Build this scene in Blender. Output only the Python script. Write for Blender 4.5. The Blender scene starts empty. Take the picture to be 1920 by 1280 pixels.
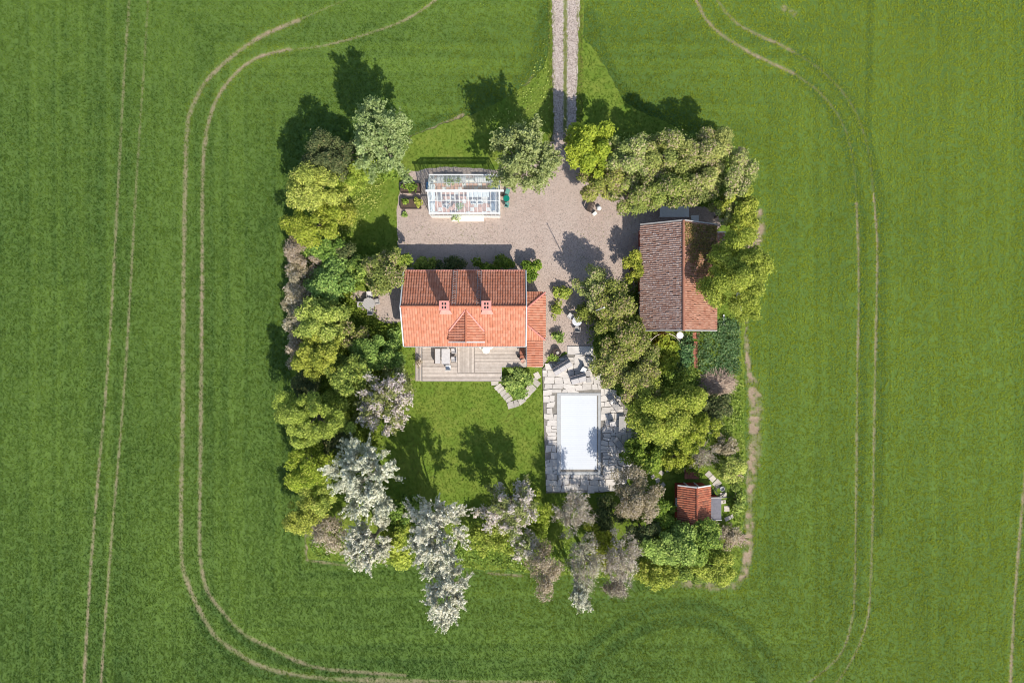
import bpy, math, random
import numpy as np
from mathutils import Vector, Matrix

# ------------------------------------------------------------------ scene, camera, light
scene = bpy.context.scene
COL = scene.collection
R = math.radians
CAM_H = 71.0                      # drone height over the ground
PPM = 18.0                        # photo pixels per metre on the ground

cam_d = bpy.data.cameras.new('camera')
cam = bpy.data.objects.new('camera', cam_d)
COL.objects.link(cam)
cam.location = (0, 0, CAM_H)
cam.rotation_euler = (0, 0, 0)
cam_d.sensor_width = 36
cam_d.lens = CAM_H * 36 / (1920 / PPM)
cam_d.clip_start = 0.5
cam_d.clip_end = 6000
scene.camera = cam

SUN = Vector((0.475, -0.95, 1.0)).normalized()      # towards the sun
sun_el = math.asin(SUN.z)
sun_az = math.atan2(SUN.x, SUN.y)
world = bpy.data.worlds.new('World')
scene.world = world
world.use_nodes = True
wn = world.node_tree
bg = wn.nodes['Background']
sky = wn.nodes.new('ShaderNodeTexSky')
sky.sky_type = 'NISHITA'
sky.sun_disc = False
sky.sun_elevation = sun_el
sky.sun_rotation = sun_az
sky.altitude = 50
sky.air_density = 1.0
sky.dust_density = 1.0
wn.links.new(sky.outputs[0], bg.inputs[0])
bg.inputs[1].default_value = 0.15

sun_d = bpy.data.lights.new('sun', 'SUN')
sun_d.energy = 4.7
sun_d.angle = R(0.53)
sun_d.color = (1.0, 0.95, 0.87)
sun = bpy.data.objects.new('sun', sun_d)
COL.objects.link(sun)
sun.location = SUN * 120
sun.rotation_euler = SUN.to_track_quat('Z', 'Y').to_euler()

vs = scene.view_settings
vs.view_transform = 'Standard'
vs.look = 'None'
vs.exposure = 0.46
vs.gamma = 1.0
vs.use_curve_mapping = False
scene.cycles.pixel_filter_type = 'BLACKMAN_HARRIS'
scene.cycles.filter_width = 1.0

rng = np.random.default_rng(7)
random.seed(7)

# ------------------------------------------------------------------ helpers
def W(px, py, h=0.0):
    """photo pixel of a point that is h metres above the ground -> ground plan metres"""
    s = (1 - h / CAM_H) / PPM
    return ((px - 960) * s, (640 - py) * s)

def W3(px, py, h=0.0):
    x, y = W(px, py, h)
    return (x, y, h)

def tag(o, label=None, cat=None, group=None, kind=None):
    if label: o['label'] = label
    if cat: o['category'] = cat
    if group: o['group'] = group
    if kind: o['kind'] = kind
    return o

def empty(name, loc=(0, 0, 0), rz=0.0, label=None, cat=None, group=None):
    o = bpy.data.objects.new(name, None)
    COL.objects.link(o)
    o.location = loc
    o.rotation_euler = (0, 0, rz)
    o.empty_display_size = 0.2
    return tag(o, label, cat, group)

def link(name, me, mat, parent=None):
    o = bpy.data.objects.new(name, me)
    if mat is not None and not me.materials:
        me.materials.append(mat)
    COL.objects.link(o)
    if parent is not None:
        o.parent = parent
    return o

class MB:
    """collects shapes, builds ONE mesh object"""
    def __init__(self):
        self.v, self.f = [], []
    def add(self, vs_, fs):
        b = len(self.v)
        self.v += [tuple(p) for p in vs_]
        self.f += [tuple(i + b for i in f) for f in fs]
        return self
    def box(self, c, s, rz=0.0, rx=0.0, ry=0.0):
        m = Matrix.Translation(c) @ Matrix.Rotation(rz, 4, 'Z') @ Matrix.Rotation(ry, 4, 'Y') @ Matrix.Rotation(rx, 4, 'X')
        x, y, z = s[0] / 2, s[1] / 2, s[2] / 2
        p = [m @ Vector((a * x, b * y, d * z)) for d in (-1, 1) for b in (-1, 1) for a in (-1, 1)]
        return self.add(p, [(0, 2, 3, 1), (4, 5, 7, 6), (0, 1, 5, 4), (2, 6, 7, 3), (0, 4, 6, 2), (1, 3, 7, 5)])
    def bbox(self, a, b):
        return self.box([(a[i] + b[i]) / 2 for i in range(3)], [abs(b[i] - a[i]) for i in range(3)])
    def prism(self, poly, z0, z1, inset=0.0):
        n = len(poly)
        cx = sum(p[0] for p in poly) / n
        cy = sum(p[1] for p in poly) / n
        top = poly
        if inset:
            top = []
            for p in poly:
                d = math.hypot(p[0] - cx, p[1] - cy) or 1
                top.append((p[0] - (p[0] - cx) / d * inset, p[1] - (p[1] - cy) / d * inset))
        vs_ = [(p[0], p[1], z0) for p in poly] + [(p[0], p[1], z1) for p in top]
        fs = [tuple(range(n - 1, -1, -1)), tuple(range(n, 2 * n))]
        fs += [(i, (i + 1) % n, n + (i + 1) % n, n + i) for i in range(n)]
        return self.add(vs_, fs)
    def tube(self, pts, rad, n=8, cap=True):
        pts = [Vector(p) for p in pts]
        if not hasattr(rad, '__len__'):
            rad = [rad] * len(pts)
        rings = []
        for i, p in enumerate(pts):
            d = (pts[min(i + 1, len(pts) - 1)] - pts[max(i - 1, 0)])
            d = d.normalized() if d.length > 1e-9 else Vector((0, 0, 1))
            a = d.orthogonal().normalized()
            if abs(d.z) < .99:
                a = d.cross(Vector((0, 0, 1))).normalized()
            b = d.cross(a)
            rings.append([p + (a * math.cos(2 * math.pi * k / n) + b * math.sin(2 * math.pi * k / n)) * rad[i] for k in range(n)])
        vs_ = [q for r in rings for q in r]
        fs = []
        for i in range(len(pts) - 1):
            for k in range(n):
                fs.append((i * n + k, i * n + (k + 1) % n, (i + 1) * n + (k + 1) % n, (i + 1) * n + k))
        if cap:
            fs.append(tuple(range(n - 1, -1, -1)))
            fs.append(tuple((len(pts) - 1) * n + k for k in range(n)))
        return self.add(vs_, fs)
    def lathe(self, prof, c=(0, 0, 0), n=20):
        vs_, fs = [], []
        for (r, z) in prof:
            for k in range(n):
                a = 2 * math.pi * k / n
                vs_.append((c[0] + r * math.cos(a), c[1] + r * math.sin(a), c[2] + z))
        for i in range(len(prof) - 1):
            for k in range(n):
                fs.append((i * n + k, i * n + (k + 1) % n, (i + 1) * n + (k + 1) % n, (i + 1) * n + k))
        fs.append(tuple(range(n - 1, -1, -1)))
        fs.append(tuple((len(prof) - 1) * n + k for k in range(n)))
        return self.add(vs_, fs)
    def torus(self, c, R_, r, n=32, m=6, sx=1.0, sy=1.0):
        vs_, fs = [], []
        for i in range(n):
            a = 2 * math.pi * i / n
            for k in range(m):
                b = 2 * math.pi * k / m
                rr = R_ + r * math.cos(b)
                vs_.append((c[0] + rr * math.cos(a) * sx, c[1] + rr * math.sin(a) * sy, c[2] + r * math.sin(b)))
        for i in range(n):
            for k in range(m):
                fs.append((i * m + k, ((i + 1) % n) * m + k, ((i + 1) % n) * m + (k + 1) % m, i * m + (k + 1) % m))
        return self.add(vs_, fs)
    def mesh(self, name):
        me = bpy.data.meshes.new(name)
        me.from_pydata(self.v, [], self.f)
        me.update()
        return me
    def build(self, name, mat, parent=None, smooth=False):
        me = self.mesh(name)
        if smooth:
            me.polygons.foreach_set('use_smooth', np.ones(len(me.polygons), dtype=bool))
        return link(name, me, mat, parent)

def copy_tree(o, parent=None):
    c = o.copy()
    COL.objects.link(c)
    c.parent = parent
    for ch in list(o.children):
        copy_tree(ch, c)
    return c

def np_mesh(name, V, F, var=None, tip=None):
    """V (n,3), F (m,k) all faces with k corners; var/tip per face"""
    me = bpy.data.meshes.new(name)
    m, k = F.shape
    me.vertices.add(len(V))
    me.vertices.foreach_set('co', np.ascontiguousarray(V, dtype=np.float32).ravel())
    me.loops.add(m * k)
    me.loops.foreach_set('vertex_index', np.ascontiguousarray(F, dtype=np.int32).ravel())
    me.polygons.add(m)
    me.polygons.foreach_set('loop_start', np.arange(0, m * k, k, dtype=np.int32))
    me.polygons.foreach_set('use_smooth', np.zeros(m, dtype=bool))
    me.update(calc_edges=True)
    for nm, a in (('var', var), ('tip', tip)):
        if a is not None:
            at = me.attributes.new(nm, 'FLOAT', 'FACE')
            at.data.foreach_set('value', np.ascontiguousarray(a, dtype=np.float32))
    return me

def in_poly(X, Y, poly):
    inside = np.zeros(X.shape, dtype=bool)
    n = len(poly)
    j = n - 1
    for i in range(n):
        xi, yi = poly[i]; xj, yj = poly[j]
        if yi != yj:
            c = ((yi > Y) != (yj > Y)) & (X < (xj - xi) * (Y - yi) / (yj - yi) + xi)
            inside ^= c
        j = i
    return inside

def line_dist(X, Y, pts):
    """distance to polyline and arc length position"""
    best = np.full(X.shape, 1e9)
    at = np.zeros(X.shape)
    L = 0.0
    for (x0, y0), (x1, y1) in zip(pts[:-1], pts[1:]):
        dx, dy = x1 - x0, y1 - y0
        l2 = dx * dx + dy * dy
        t = np.clip(((X - x0) * dx + (Y - y0) * dy) / l2, 0, 1)
        d = np.hypot(X - x0 - t * dx, Y - y0 - t * dy)
        m = d < best
        best = np.where(m, d, best)
        at = np.where(m, L + t * math.sqrt(l2), at)
        L += math.sqrt(l2)
    return best, at, L

def smooth_line(pts, n=8):
    """Catmull-Rom through the points"""
    P = [pts[0]] + list(pts) + [pts[-1]]
    out = []
    for i in range(1, len(P) - 2):
        p0, p1, p2, p3 = [np.array(P[i + k], dtype=float) for k in (-1, 0, 1, 2)]
        for k in range(n):
            t = k / n
            out.append(tuple(0.5 * (2 * p1 + (p2 - p0) * t + (2 * p0 - 5 * p1 + 4 * p2 - p3) * t * t + (3 * p1 - p0 - 3 * p2 + p3) * t ** 3)))
    out.append(tuple(P[-2]))
    return out

def vnoise(X, Y, scale, seed):
    """value noise 0..1"""
    r = np.random.default_rng(seed)
    T = r.random((64, 64))
    x = X / scale + 1000; y = Y / scale + 1000
    xi = np.floor(x).astype(int); yi = np.floor(y).astype(int)
    fx = x - xi; fy = y - yi
    fx = fx * fx * (3 - 2 * fx); fy = fy * fy * (3 - 2 * fy)
    g = lambda a, b: T[a % 64, b % 64]
    return (g(xi, yi) * (1 - fx) + g(xi + 1, yi) * fx) * (1 - fy) + (g(xi, yi + 1) * (1 - fx) + g(xi + 1, yi + 1) * fx) * fy

def ragged(poly, amp=0.12, step=0.45):
    out = []
    n = len(poly)
    for i in range(n):
        a, b = poly[i], poly[(i + 1) % n]
        L = math.hypot(b[0] - a[0], b[1] - a[1])
        k = max(1, int(L / step))
        for q in range(k):
            t = q / k
            out.append((a[0] + (b[0] - a[0]) * t + random.uniform(-amp, amp), a[1] + (b[1] - a[1]) * t + random.uniform(-amp, amp)))
    return out

def PXP(pts, h=0.0):
    return [W(p[0], p[1], h) for p in pts]

# ------------------------------------------------------------------ materials
def _nodes(name):
    m = bpy.data.materials.new(name)
    m.use_nodes = True
    nt = m.node_tree
    return m, nt, nt.nodes['Principled BSDF']

def _rgb(c): return (c[0], c[1], c[2], 1.0)

def mixc(nt, fac, a, b, blend='MIX'):
    n = nt.nodes.new('ShaderNodeMix')
    n.data_type = 'RGBA'
    n.blend_type = blend
    for sock, v in ((n.inputs[0], fac), (n.inputs[6], a), (n.inputs[7], b)):
        if hasattr(v, 'links') or hasattr(v, 'is_linked'):
            nt.links.new(v, sock)
        elif isinstance(v, (int, float)):
            sock.default_value = v
        else:
            sock.default_value = _rgb(v)
    return n.outputs[2]

def noise(nt, scale, detail=4, rough=.6, vec=None, dims='3D'):
    n = nt.nodes.new('ShaderNodeTexNoise')
    n.inputs['Scale'].default_value = scale
    n.inputs['Detail'].default_value = detail
    n.inputs['Roughness'].default_value = rough
    if vec is not None:
        nt.links.new(vec, n.inputs['Vector'])
    return n.outputs[0]

def rampf(nt, fac, lo, hi):
    n = nt.nodes.new('ShaderNodeMapRange')
    n.inputs[1].default_value = lo
    n.inputs[2].default_value = hi
    nt.links.new(fac, n.inputs[0])
    return n.outputs[0]

def coords(nt, scale=None):
    t = nt.nodes.new('ShaderNodeTexCoord')
    v = t.outputs['Object']
    if scale:
        mp = nt.nodes.new('ShaderNodeMapping')
        mp.inputs['Scale'].default_value = scale
        nt.links.new(v, mp.inputs['Vector'])
        v = mp.outputs[0]
    return v

def attr(nt, name, typ='GEOMETRY'):
    a = nt.nodes.new('ShaderNodeAttribute')
    a.attribute_name = name
    a.attribute_type = typ
    return a.outputs['Fac']

def bump(nt, bsdf, h, strength=.4, dist=.02):
    b = nt.nodes.new('ShaderNodeBump')
    b.inputs['Strength'].default_value = strength
    b.inputs['Distance'].default_value = dist
    nt.links.new(h, b.inputs['Height'])
    nt.links.new(b.outputs[0], bsdf.inputs['Normal'])

def M(name, c1, c2=None, scale=3.0, lo=.35, hi=.65, rough=.8, bmp=0.0, bscale=None, stretch=None,
      c3=None, s3=12.0, lo3=.55, hi3=.7, rnd=0.0, var=None, metallic=0.0, spec=.3, bdist=.02):
    """plain procedural material: two noise tones, optional stains, per-object or per-face variation"""
    m, nt, b = _nodes(name)
    v = coords(nt, stretch)
    c2 = c2 or tuple(x * .8 for x in c1)
    col = mixc(nt, rampf(nt, noise(nt, scale, 5, .65, v), lo, hi), c1, c2)
    if var is not None:
        col = mixc(nt, attr(nt, 'var'), col, var)
    if c3 is not None:
        col = mixc(nt, rampf(nt, noise(nt, s3, 6, .7, v), lo3, hi3), col, c3)
    if rnd:
        oi = nt.nodes.new('ShaderNodeObjectInfo')
        hs = nt.nodes.new('ShaderNodeHueSaturation')
        nt.links.new(rampf_out(nt, oi.outputs['Random'], 1 - rnd, 1 + rnd), hs.inputs['Value'])
        nt.links.new(col, hs.inputs['Color'])
        col = hs.outputs[0]
    nt.links.new(col, b.inputs['Base Color'])
    b.inputs['Roughness'].default_value = rough
    b.inputs['Metallic'].default_value = metallic
    b.inputs['Specular IOR Level'].default_value = spec
    if bmp:
        bump(nt, b, noise(nt, bscale or scale * 4, 6, .7, v), bmp, bdist)
    return m

def rampf_out(nt, fac, a, b):
    n = nt.nodes.new('ShaderNodeMapRange')
    n.inputs[3].default_value = a
    n.inputs[4].default_value = b
    nt.links.new(fac, n.inputs[0])
    return n.outputs[0]

def leaf_mat(name, dark, light, tipc=None, trans=.35):
    m, nt, b = _nodes(name)
    col = mixc(nt, attr(nt, 'var'), dark, light)
    if tipc is not None:
        col = mixc(nt, attr(nt, 'tip'), col, tipc)
    oi = nt.nodes.new('ShaderNodeObjectInfo')             # every plant has its own cast
    hs = nt.nodes.new('ShaderNodeHueSaturation')
    nt.links.new(rampf_out(nt, oi.outputs['Random'], .482, .512), hs.inputs['Hue'])
    wn_ = nt.nodes.new('ShaderNodeTexWhiteNoise'); wn_.noise_dimensions = '1D'
    nt.links.new(oi.outputs['Random'], wn_.inputs['W'])
    nt.links.new(rampf_out(nt, wn_.outputs['Value'], .80, 1.10), hs.inputs['Value'])
    nt.links.new(rampf_out(nt, wn_.outputs['Value'], 1.0, .84), hs.inputs['Saturation'])
    nt.links.new(col, hs.inputs['Color'])
    col = hs.outputs[0]
    nt.links.new(col, b.inputs['Base Color'])
    b.inputs['Roughness'].default_value = .6
    b.inputs['Specular IOR Level'].default_value = .25
    tr = nt.nodes.new('ShaderNodeBsdfTranslucent')
    nt.links.new(col, tr.inputs['Color'])
    mx = nt.nodes.new('ShaderNodeMixShader')
    mx.inputs[0].default_value = trans
    out = nt.nodes['Material Output']
    nt.links.new(b.outputs[0], mx.inputs[1])
    nt.links.new(tr.outputs[0], mx.inputs[2])
    nt.links.new(mx.outputs[0], out.inputs['Surface'])
    return m

def blade_mat(name, dark, light, dry):
    """instanced grass blades: tone comes from the point each tuft stands on"""
    m, nt, b = _nodes(name)
    t = attr(nt, 'tone', 'INSTANCER')
    d = attr(nt, 'dry', 'INSTANCER')
    col = mixc(nt, t, dark, light)
    col = mixc(nt, d, col, dry)
    nt.links.new(col, b.inputs['Base Color'])
    b.inputs['Roughness'].default_value = .7
    b.inputs['Specular IOR Level'].default_value = .1
    tr = nt.nodes.new('ShaderNodeBsdfTranslucent')
    nt.links.new(col, tr.inputs['Color'])
    mx = nt.nodes.new('ShaderNodeMixShader')
    mx.inputs[0].default_value = .3
    nt.links.new(b.outputs[0], mx.inputs[1])
    nt.links.new(tr.outputs[0], mx.inputs[2])
    nt.links.new(mx.outputs[0], nt.nodes['Material Output'].inputs['Surface'])
    return m

def glass_mat(name, tint=(.93, .97, .98)):
    m, nt, b = _nodes(name)
    nt.nodes.remove(b)
    t = nt.nodes.new('ShaderNodeBsdfTransparent')
    t.inputs[0].default_value = _rgb(tint)
    g = nt.nodes.new('ShaderNodeBsdfGlossy')
    g.inputs['Roughness'].default_value = .03
    lw = nt.nodes.new('ShaderNodeLayerWeight')
    lw.inputs[0].default_value = .5
    pw = nt.nodes.new('ShaderNodeMath'); pw.operation = 'POWER'
    nt.links.new(lw.outputs['Facing'], pw.inputs[0]); pw.inputs[1].default_value = 4.0
    f = nt.nodes.new('ShaderNodeMath'); f.operation = 'MULTIPLY_ADD'
    nt.links.new(pw.outputs[0], f.inputs[0]); f.inputs[1].default_value = .8; f.inputs[2].default_value = .10
    mx = nt.nodes.new('ShaderNodeMixShader')
    nt.links.new(f.outputs[0], mx.inputs[0])
    nt.links.new(t.outputs[0], mx.inputs[1])
    nt.links.new(g.outputs[0], mx.inputs[2])
    df = nt.nodes.new('ShaderNodeBsdfDiffuse')              # pale film painting whitish reflections into the panes
    df.inputs[0].default_value = (.75, .78, .80, 1)
    m2 = nt.nodes.new('ShaderNodeMixShader')
    m2.inputs[0].default_value = .075
    nt.links.new(mx.outputs[0], m2.inputs[1])
    nt.links.new(df.outputs[0], m2.inputs[2])
    nt.links.new(m2.outputs[0], nt.nodes['Material Output'].inputs['Surface'])
    return m

WHITE = M('white_paint', (.62, .62, .60), (.56, .56, .54), 4, rough=.5)
PLASTER = M('wall_plaster', (.72, .69, .62), (.66, .62, .55), 1.5, rough=.9, bmp=.15)
REDWOOD = M('red_paint', (.28, .045, .03), (.20, .035, .025), 2, rough=.85, stretch=(6, 6, .6))
DARKWOOD = M('dark_wood', (.07, .05, .04), (.045, .033, .028), 4, rough=.8)
GLASS = glass_mat('glass')
WINGLASS = M('window_glass', (.03, .04, .05), (.05, .06, .07), 1, rough=.06, spec=.6)
TILE_NEW = M('orange_clay_tile', (.43, .17, .10), (.37, .135, .076), 2.2, rough=.95, spec=.08, var=(.49, .225, .145), c3=(.33, .13, .085), s3=2.2, lo3=.5, hi3=.85)
TILE_CAP = M('rosy_clay_cap', (.52, .20, .16), (.46, .17, .13), 3, rough=.7)
TILE_OLD = M('old_clay_tile', (.20, .098, .066), (.27, .155, .115), 1.3, rough=.95, var=(.33, .225, .18), c3=(.60, .56, .52), s3=6.0, lo3=.55, hi3=.68)
TILE_OLD_E = M('old_clay_tile_east', (.33, .155, .10), (.27, .12, .08), 1.3, rough=.95, spec=.1, var=(.40, .22, .155), c3=(.55, .42, .33), s3=3.6, lo3=.6, hi3=.75)
TILE_SHED = M('shed_clay_tile', (.33, .10, .055), (.25, .075, .045), 1.6, rough=.95, spec=.1, var=(.40, .15, .085), c3=(.12, .075, .055), s3=2.2, lo3=.48, hi3=.7)
METAL_PINK = M('rosy_sheet_metal', (.60, .27, .22), (.52, .22, .18), 2, rough=.6)
METAL_GREY = M('galvanised_steel', (.30, .29, .28), (.22, .21, .21), 6, rough=.5, metallic=.3)
BLACK = M('soot_black', (.02, .02, .02), (.012, .012, .012), 6, rough=.9)
CONCRETE = M('pale_concrete', (.56, .52, .47), (.47, .43, .39), 1.4, rough=.9, bmp=.2, bscale=14, c3=(.36, .33, .29), s3=2.4, lo3=.6, hi3=.8)
FLAG = M('grey_flagstone', (.54, .495, .44), (.46, .42, .375), 2.2, rough=.85, bmp=.35, bscale=9, rnd=.11, c3=(.30, .28, .255), s3=3.5, lo3=.58, hi3=.8)
JOINT = M('mortar_joint', (.24, .215, .185), (.17, .155, .13), 5, rough=.95)
SLAB = M('stepping_slab', (.45, .405, .345), (.37, .33, .28), 2.5, rough=.9, bmp=.3, rnd=.18)
PLANK = M('weathered_plank', (.46, .395, .335), (.37, .31, .26), 2.5, rough=.85, rnd=.20, stretch=(1, 1, 1), c3=(.27, .23, .195), s3=6, lo3=.6, hi3=.8)
COVER = M('pool_cover_slat', (.55, .565, .58), (.53, .545, .56), .8, rough=.4, spec=.3, rnd=.015)
WATER = M('pool_water', (.012, .05, .10), (.018, .06, .11), 2, rough=.12, spec=.12)
POOLSTEEL = M('pool_rim', (.40, .40, .39), (.34, .34, .33), 3, rough=.6)
CREAM = M('cream_lacquer', (.74, .70, .60), (.68, .63, .52), 3, rough=.6)
GREYFAB = M('pale_grey_fabric', (.50, .47, .45), (.42, .395, .38), 6, rough=.95, bmp=.2, bscale=40)
WICKER = M('rosy_grey_wicker', (.36, .325, .32), (.28, .25, .25), 14, rough=.9, bmp=.5, bscale=50)
NAVY = M('charcoal_cushion', (.06, .07, .085), (.045, .05, .065), 5, rough=.9)
TEAL = M('green_lacquer', (.0, .16, .115), (.0, .13, .095), 3, rough=.45)
TEALP = M('pale_green_lacquer', (.12, .27, .23), (.10, .22, .19), 3, rough=.5)
GREYWOOD = M('silver_grey_wood', (.40, .375, .35), (.31, .29, .27), 4, rough=.85, stretch=(8, 1, 1))
SOIL = M('bed_soil', (.065, .042, .03), (.10, .07, .05), 5, rough=1, bmp=.6, bscale=16)
TERRA = M('terracotta', (.52, .31, .24), (.45, .25, .19), 3, rough=.85, rnd=.18)
PALETILE = M('pale_floor_tile', (.62, .58, .54), (.54, .50, .47), 3, rough=.7, rnd=.12)
BRICK = M('red_brick', (.36, .145, .09), (.28, .105, .07), 3, rough=.9, rnd=.25)
ZINC = M('slate_felt', (.17, .16, .175), (.13, .125, .135), 5, rough=.9, bmp=.3, bscale=50)
BARK = M('bark', (.15, .12, .10), (.09, .07, .058), 5, rough=.95, bmp=.5, stretch=(1, 1, .3))
TWIG = M('grey_twig', (.46, .39, .32), (.33, .27, .22), 5, rough=.9)
BIRCH = M('white_bark', (.70, .68, .64), (.55, .52, .48), 3, rough=.8, c3=(.08, .07, .06), s3=5, lo3=.68, hi3=.74)
STRAW = M('dry_stalk', (.42, .31, .22), (.32, .21, .15), 3, rough=.95, var=(.50, .40, .31))
BLUEP = M('blue_plastic', (.05, .20, .42), (.04, .16, .36), 3, rough=.4)
RUBBER = M('dark_rubber', (.03, .035, .045), (.045, .05, .06), 5, rough=.6)
# ------------------------------------------------------------------ the ground
GARDEN = PXP([(578, 1046), (640, 1052), (770, 1060), (960, 1070), (1100, 1082), (1250, 1088), (1370, 1090), (1388, 1060), (1394, 960),
              (1398, 860), (1396, 760), (1394, 640), (1402, 560), (1410, 450), (1398, 330), (1370, 282), (1310, 255), (1240, 226), (1200, 208),
              (1165, 184), (1142, 140), (1118, 100), (1094, 70), (1096, -770), (1026, -770), (1031, 90), (1015, 135), (985, 162), (940, 190),
              (880, 216), (800, 244), (760, 262), (690, 285), (590, 300), (556, 330), (548, 420), (542, 560), (545, 700), (552, 800), (560, 900), (572, 980)])
GRAVEL = PXP([(770, 322), (830, 312), (930, 318), (1000, 300), (1034, 262), (1036, 240), (1084, 240), (1084, 300), (1110, 340), (1180, 372), (1260, 380),
              (1345, 392), (1352, 425), (1300, 470), (1210, 520), (1180, 560), (1120, 600), (1110, 655), (1060, 660), (1028, 672), (1016, 690),
              (988, 688), (980, 560), (800, 560), (756, 600), (742, 606), (722, 606), (700, 592), (672, 575), (658, 556), (664, 545), (700, 545), (738, 540),
              (748, 500), (745, 430), (744, 402), (750, 345)])
DRIVE = PXP([(1032, -760), (1032, -80), (1036, 60), (1036, 160), (1040, 250), (1080, 250), (1081, 160), (1085, 60), (1090, -80), (1090, -760)])
def PX(l): return smooth_line(PXP(l))
TRACKS = [  # line, half width in metres, how bare, taper at start/end
    (PX([(243, -20), (232, 150), (222, 330), (210, 560), (196, 760), (183, 900), (168, 1090), (155, 1310)]), .19, (.40, .85)),
    (PX([(279, -20), (268, 150), (256, 330), (243, 560), (230, 760), (213, 960), (200, 1120), (187, 1310)]), .17, (.35, .8)),
    (PX([(560, 38), (490, 68), (430, 110), (385, 155), (358, 205), (350, 250), (347, 330), (345, 450), (343, 600), (342, 800), (340, 900), (340, 1040),
         (350, 1088), (372, 1140), (402, 1190), (440, 1220), (480, 1245), (540, 1262), (640, 1274), (800, 1279)]), .29, (.9, .62)),
    (PX([(545, 92), (490, 105), (450, 130), (415, 170), (395, 215), (385, 260), (380, 330), (378, 600), (376, 800), (374, 1000), (377, 1060),
         (390, 1110), (420, 1150), (460, 1190), (510, 1215), (560, 1240), (620, 1255), (760, 1266)]), .24, (.95, .6)),
    (PX([(830, -10), (770, 32), (700, 60), (610, 85), (540, 94)]), .16, (.75, .55)),
    (PX([(560, 38), (600, 20), (660, -5)]), .14, (.5, .25)),
    (PX([(1301, -15), (1320, 30), (1350, 62), (1400, 95), (1450, 120), (1489, 138)]), .22, (.9, 1.05)),
    (PX([(1489, 138), (1540, 176), (1580, 232), (1600, 300), (1606, 390)]), .15, (.5, .22)),
    (PX([(1489, 98), (1548, 138), (1602, 205), (1630, 290), (1638, 370)]), .15, (.5, .28)),
    (PX([(640, 1270), (800, 1276), (1040, 1279)]), .2, (.55, .6)),
    (PX([(1335, -15), (1372, 35), (1420, 65), (1460, 82), (1489, 98)]), .20, (.6, 1.0)),
    (PX([(1606, 380), (1610, 480), (1610, 600), (1608, 700), (1606, 900), (1603, 1100), (1598, 1160), (1580, 1220), (1540, 1262), (1500, 1290)]), .15, (.9, .55)),
    (PX([(1638, 362), (1645, 450), (1644, 560), (1640, 760), (1638, 900), (1636, 1000), (1630, 1140), (1615, 1200), (1590, 1250), (1555, 1300)]), .15, (1.0, .55)),
    (PX([(1927, 850), (1915, 980), (1905, 1100), (1894, 1300)]), .20, (.8, .9)),
    (PX([(1467, 14), (1490, 26)]), .42, (.9, 1.0)),
    (PX([(1424, 400), (1424, 450), (1412, 500)]), .65, (1.1, .9)),
    (PX([(1398, 600), (1402, 680), (1411, 720)]), .32, (.9, 1.0)),
    (PX([(1411, 715), (1416, 760), (1415, 830), (1412, 870)]), .75, (1.0, 1.0)),
    (PX([(1412, 860), (1406, 960), (1401, 1040), (1392, 1082), (1372, 1099), (1310, 1096), (1255, 1090)]), .52, (1.15, .7)),
    (PX([(576, 985), (577, 1048)]), .30, (1.0, 1.0)),
    (PX([(577, 1050), (620, 1056), (700, 1066)]), .14, (.8, .4)),
    (PX([(915, 1074), (980, 1080)]), .17, (.9, .7)),
    (PX([(745, 268), (800, 246), (868, 216)]), .22, (.5, .9)),
    (PX([(985, 168), (960, 196), (1000, 140)]), .2, (.6, .5)),
]
LUSH = [
    (PX([(1062, 1275), (1110, 1210), (1170, 1165), (1240, 1140), (1310, 1135), (1370, 1155), (1410, 1190), (1458, 1250)]), .40),
    (PX([(1105, 1275), (1150, 1215), (1220, 1175), (1290, 1162), (1340, 1175), (1390, 1215), (1432, 1280)]), .40),
    (PX([(1489, 138), (1540, 180), (1578, 235), (1598, 300), (1612, 400)]), .5),
    (PX([(1489, 98), (1550, 140), (1604, 210), (1632, 290), (1650, 400), (1652, 700), (1646, 1000)]), .45),
    (PX([(1616, 400), (1618, 700), (1612, 1000), (1604, 1150)]), .35),
    (PX([(362, 1140), (398, 1200), (480, 1258), (620, 1285)]), .35),
    (PX([(384, 1112), (410, 1150), (455, 1196), (560, 1247), (700, 1266)]), .35),
    (PX([(880, 210), (800, 238), (720, 262)]), .6),
    (PX([(1030, 20), (1015, 95), (985, 155)]), .9),
    (PX([(1104, 30), (1130, 110), (1170, 185), (1230, 222)]), .7),
    (PX([(1632, 0), (1630, 120), (1626, 260)]), .3),
]
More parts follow.
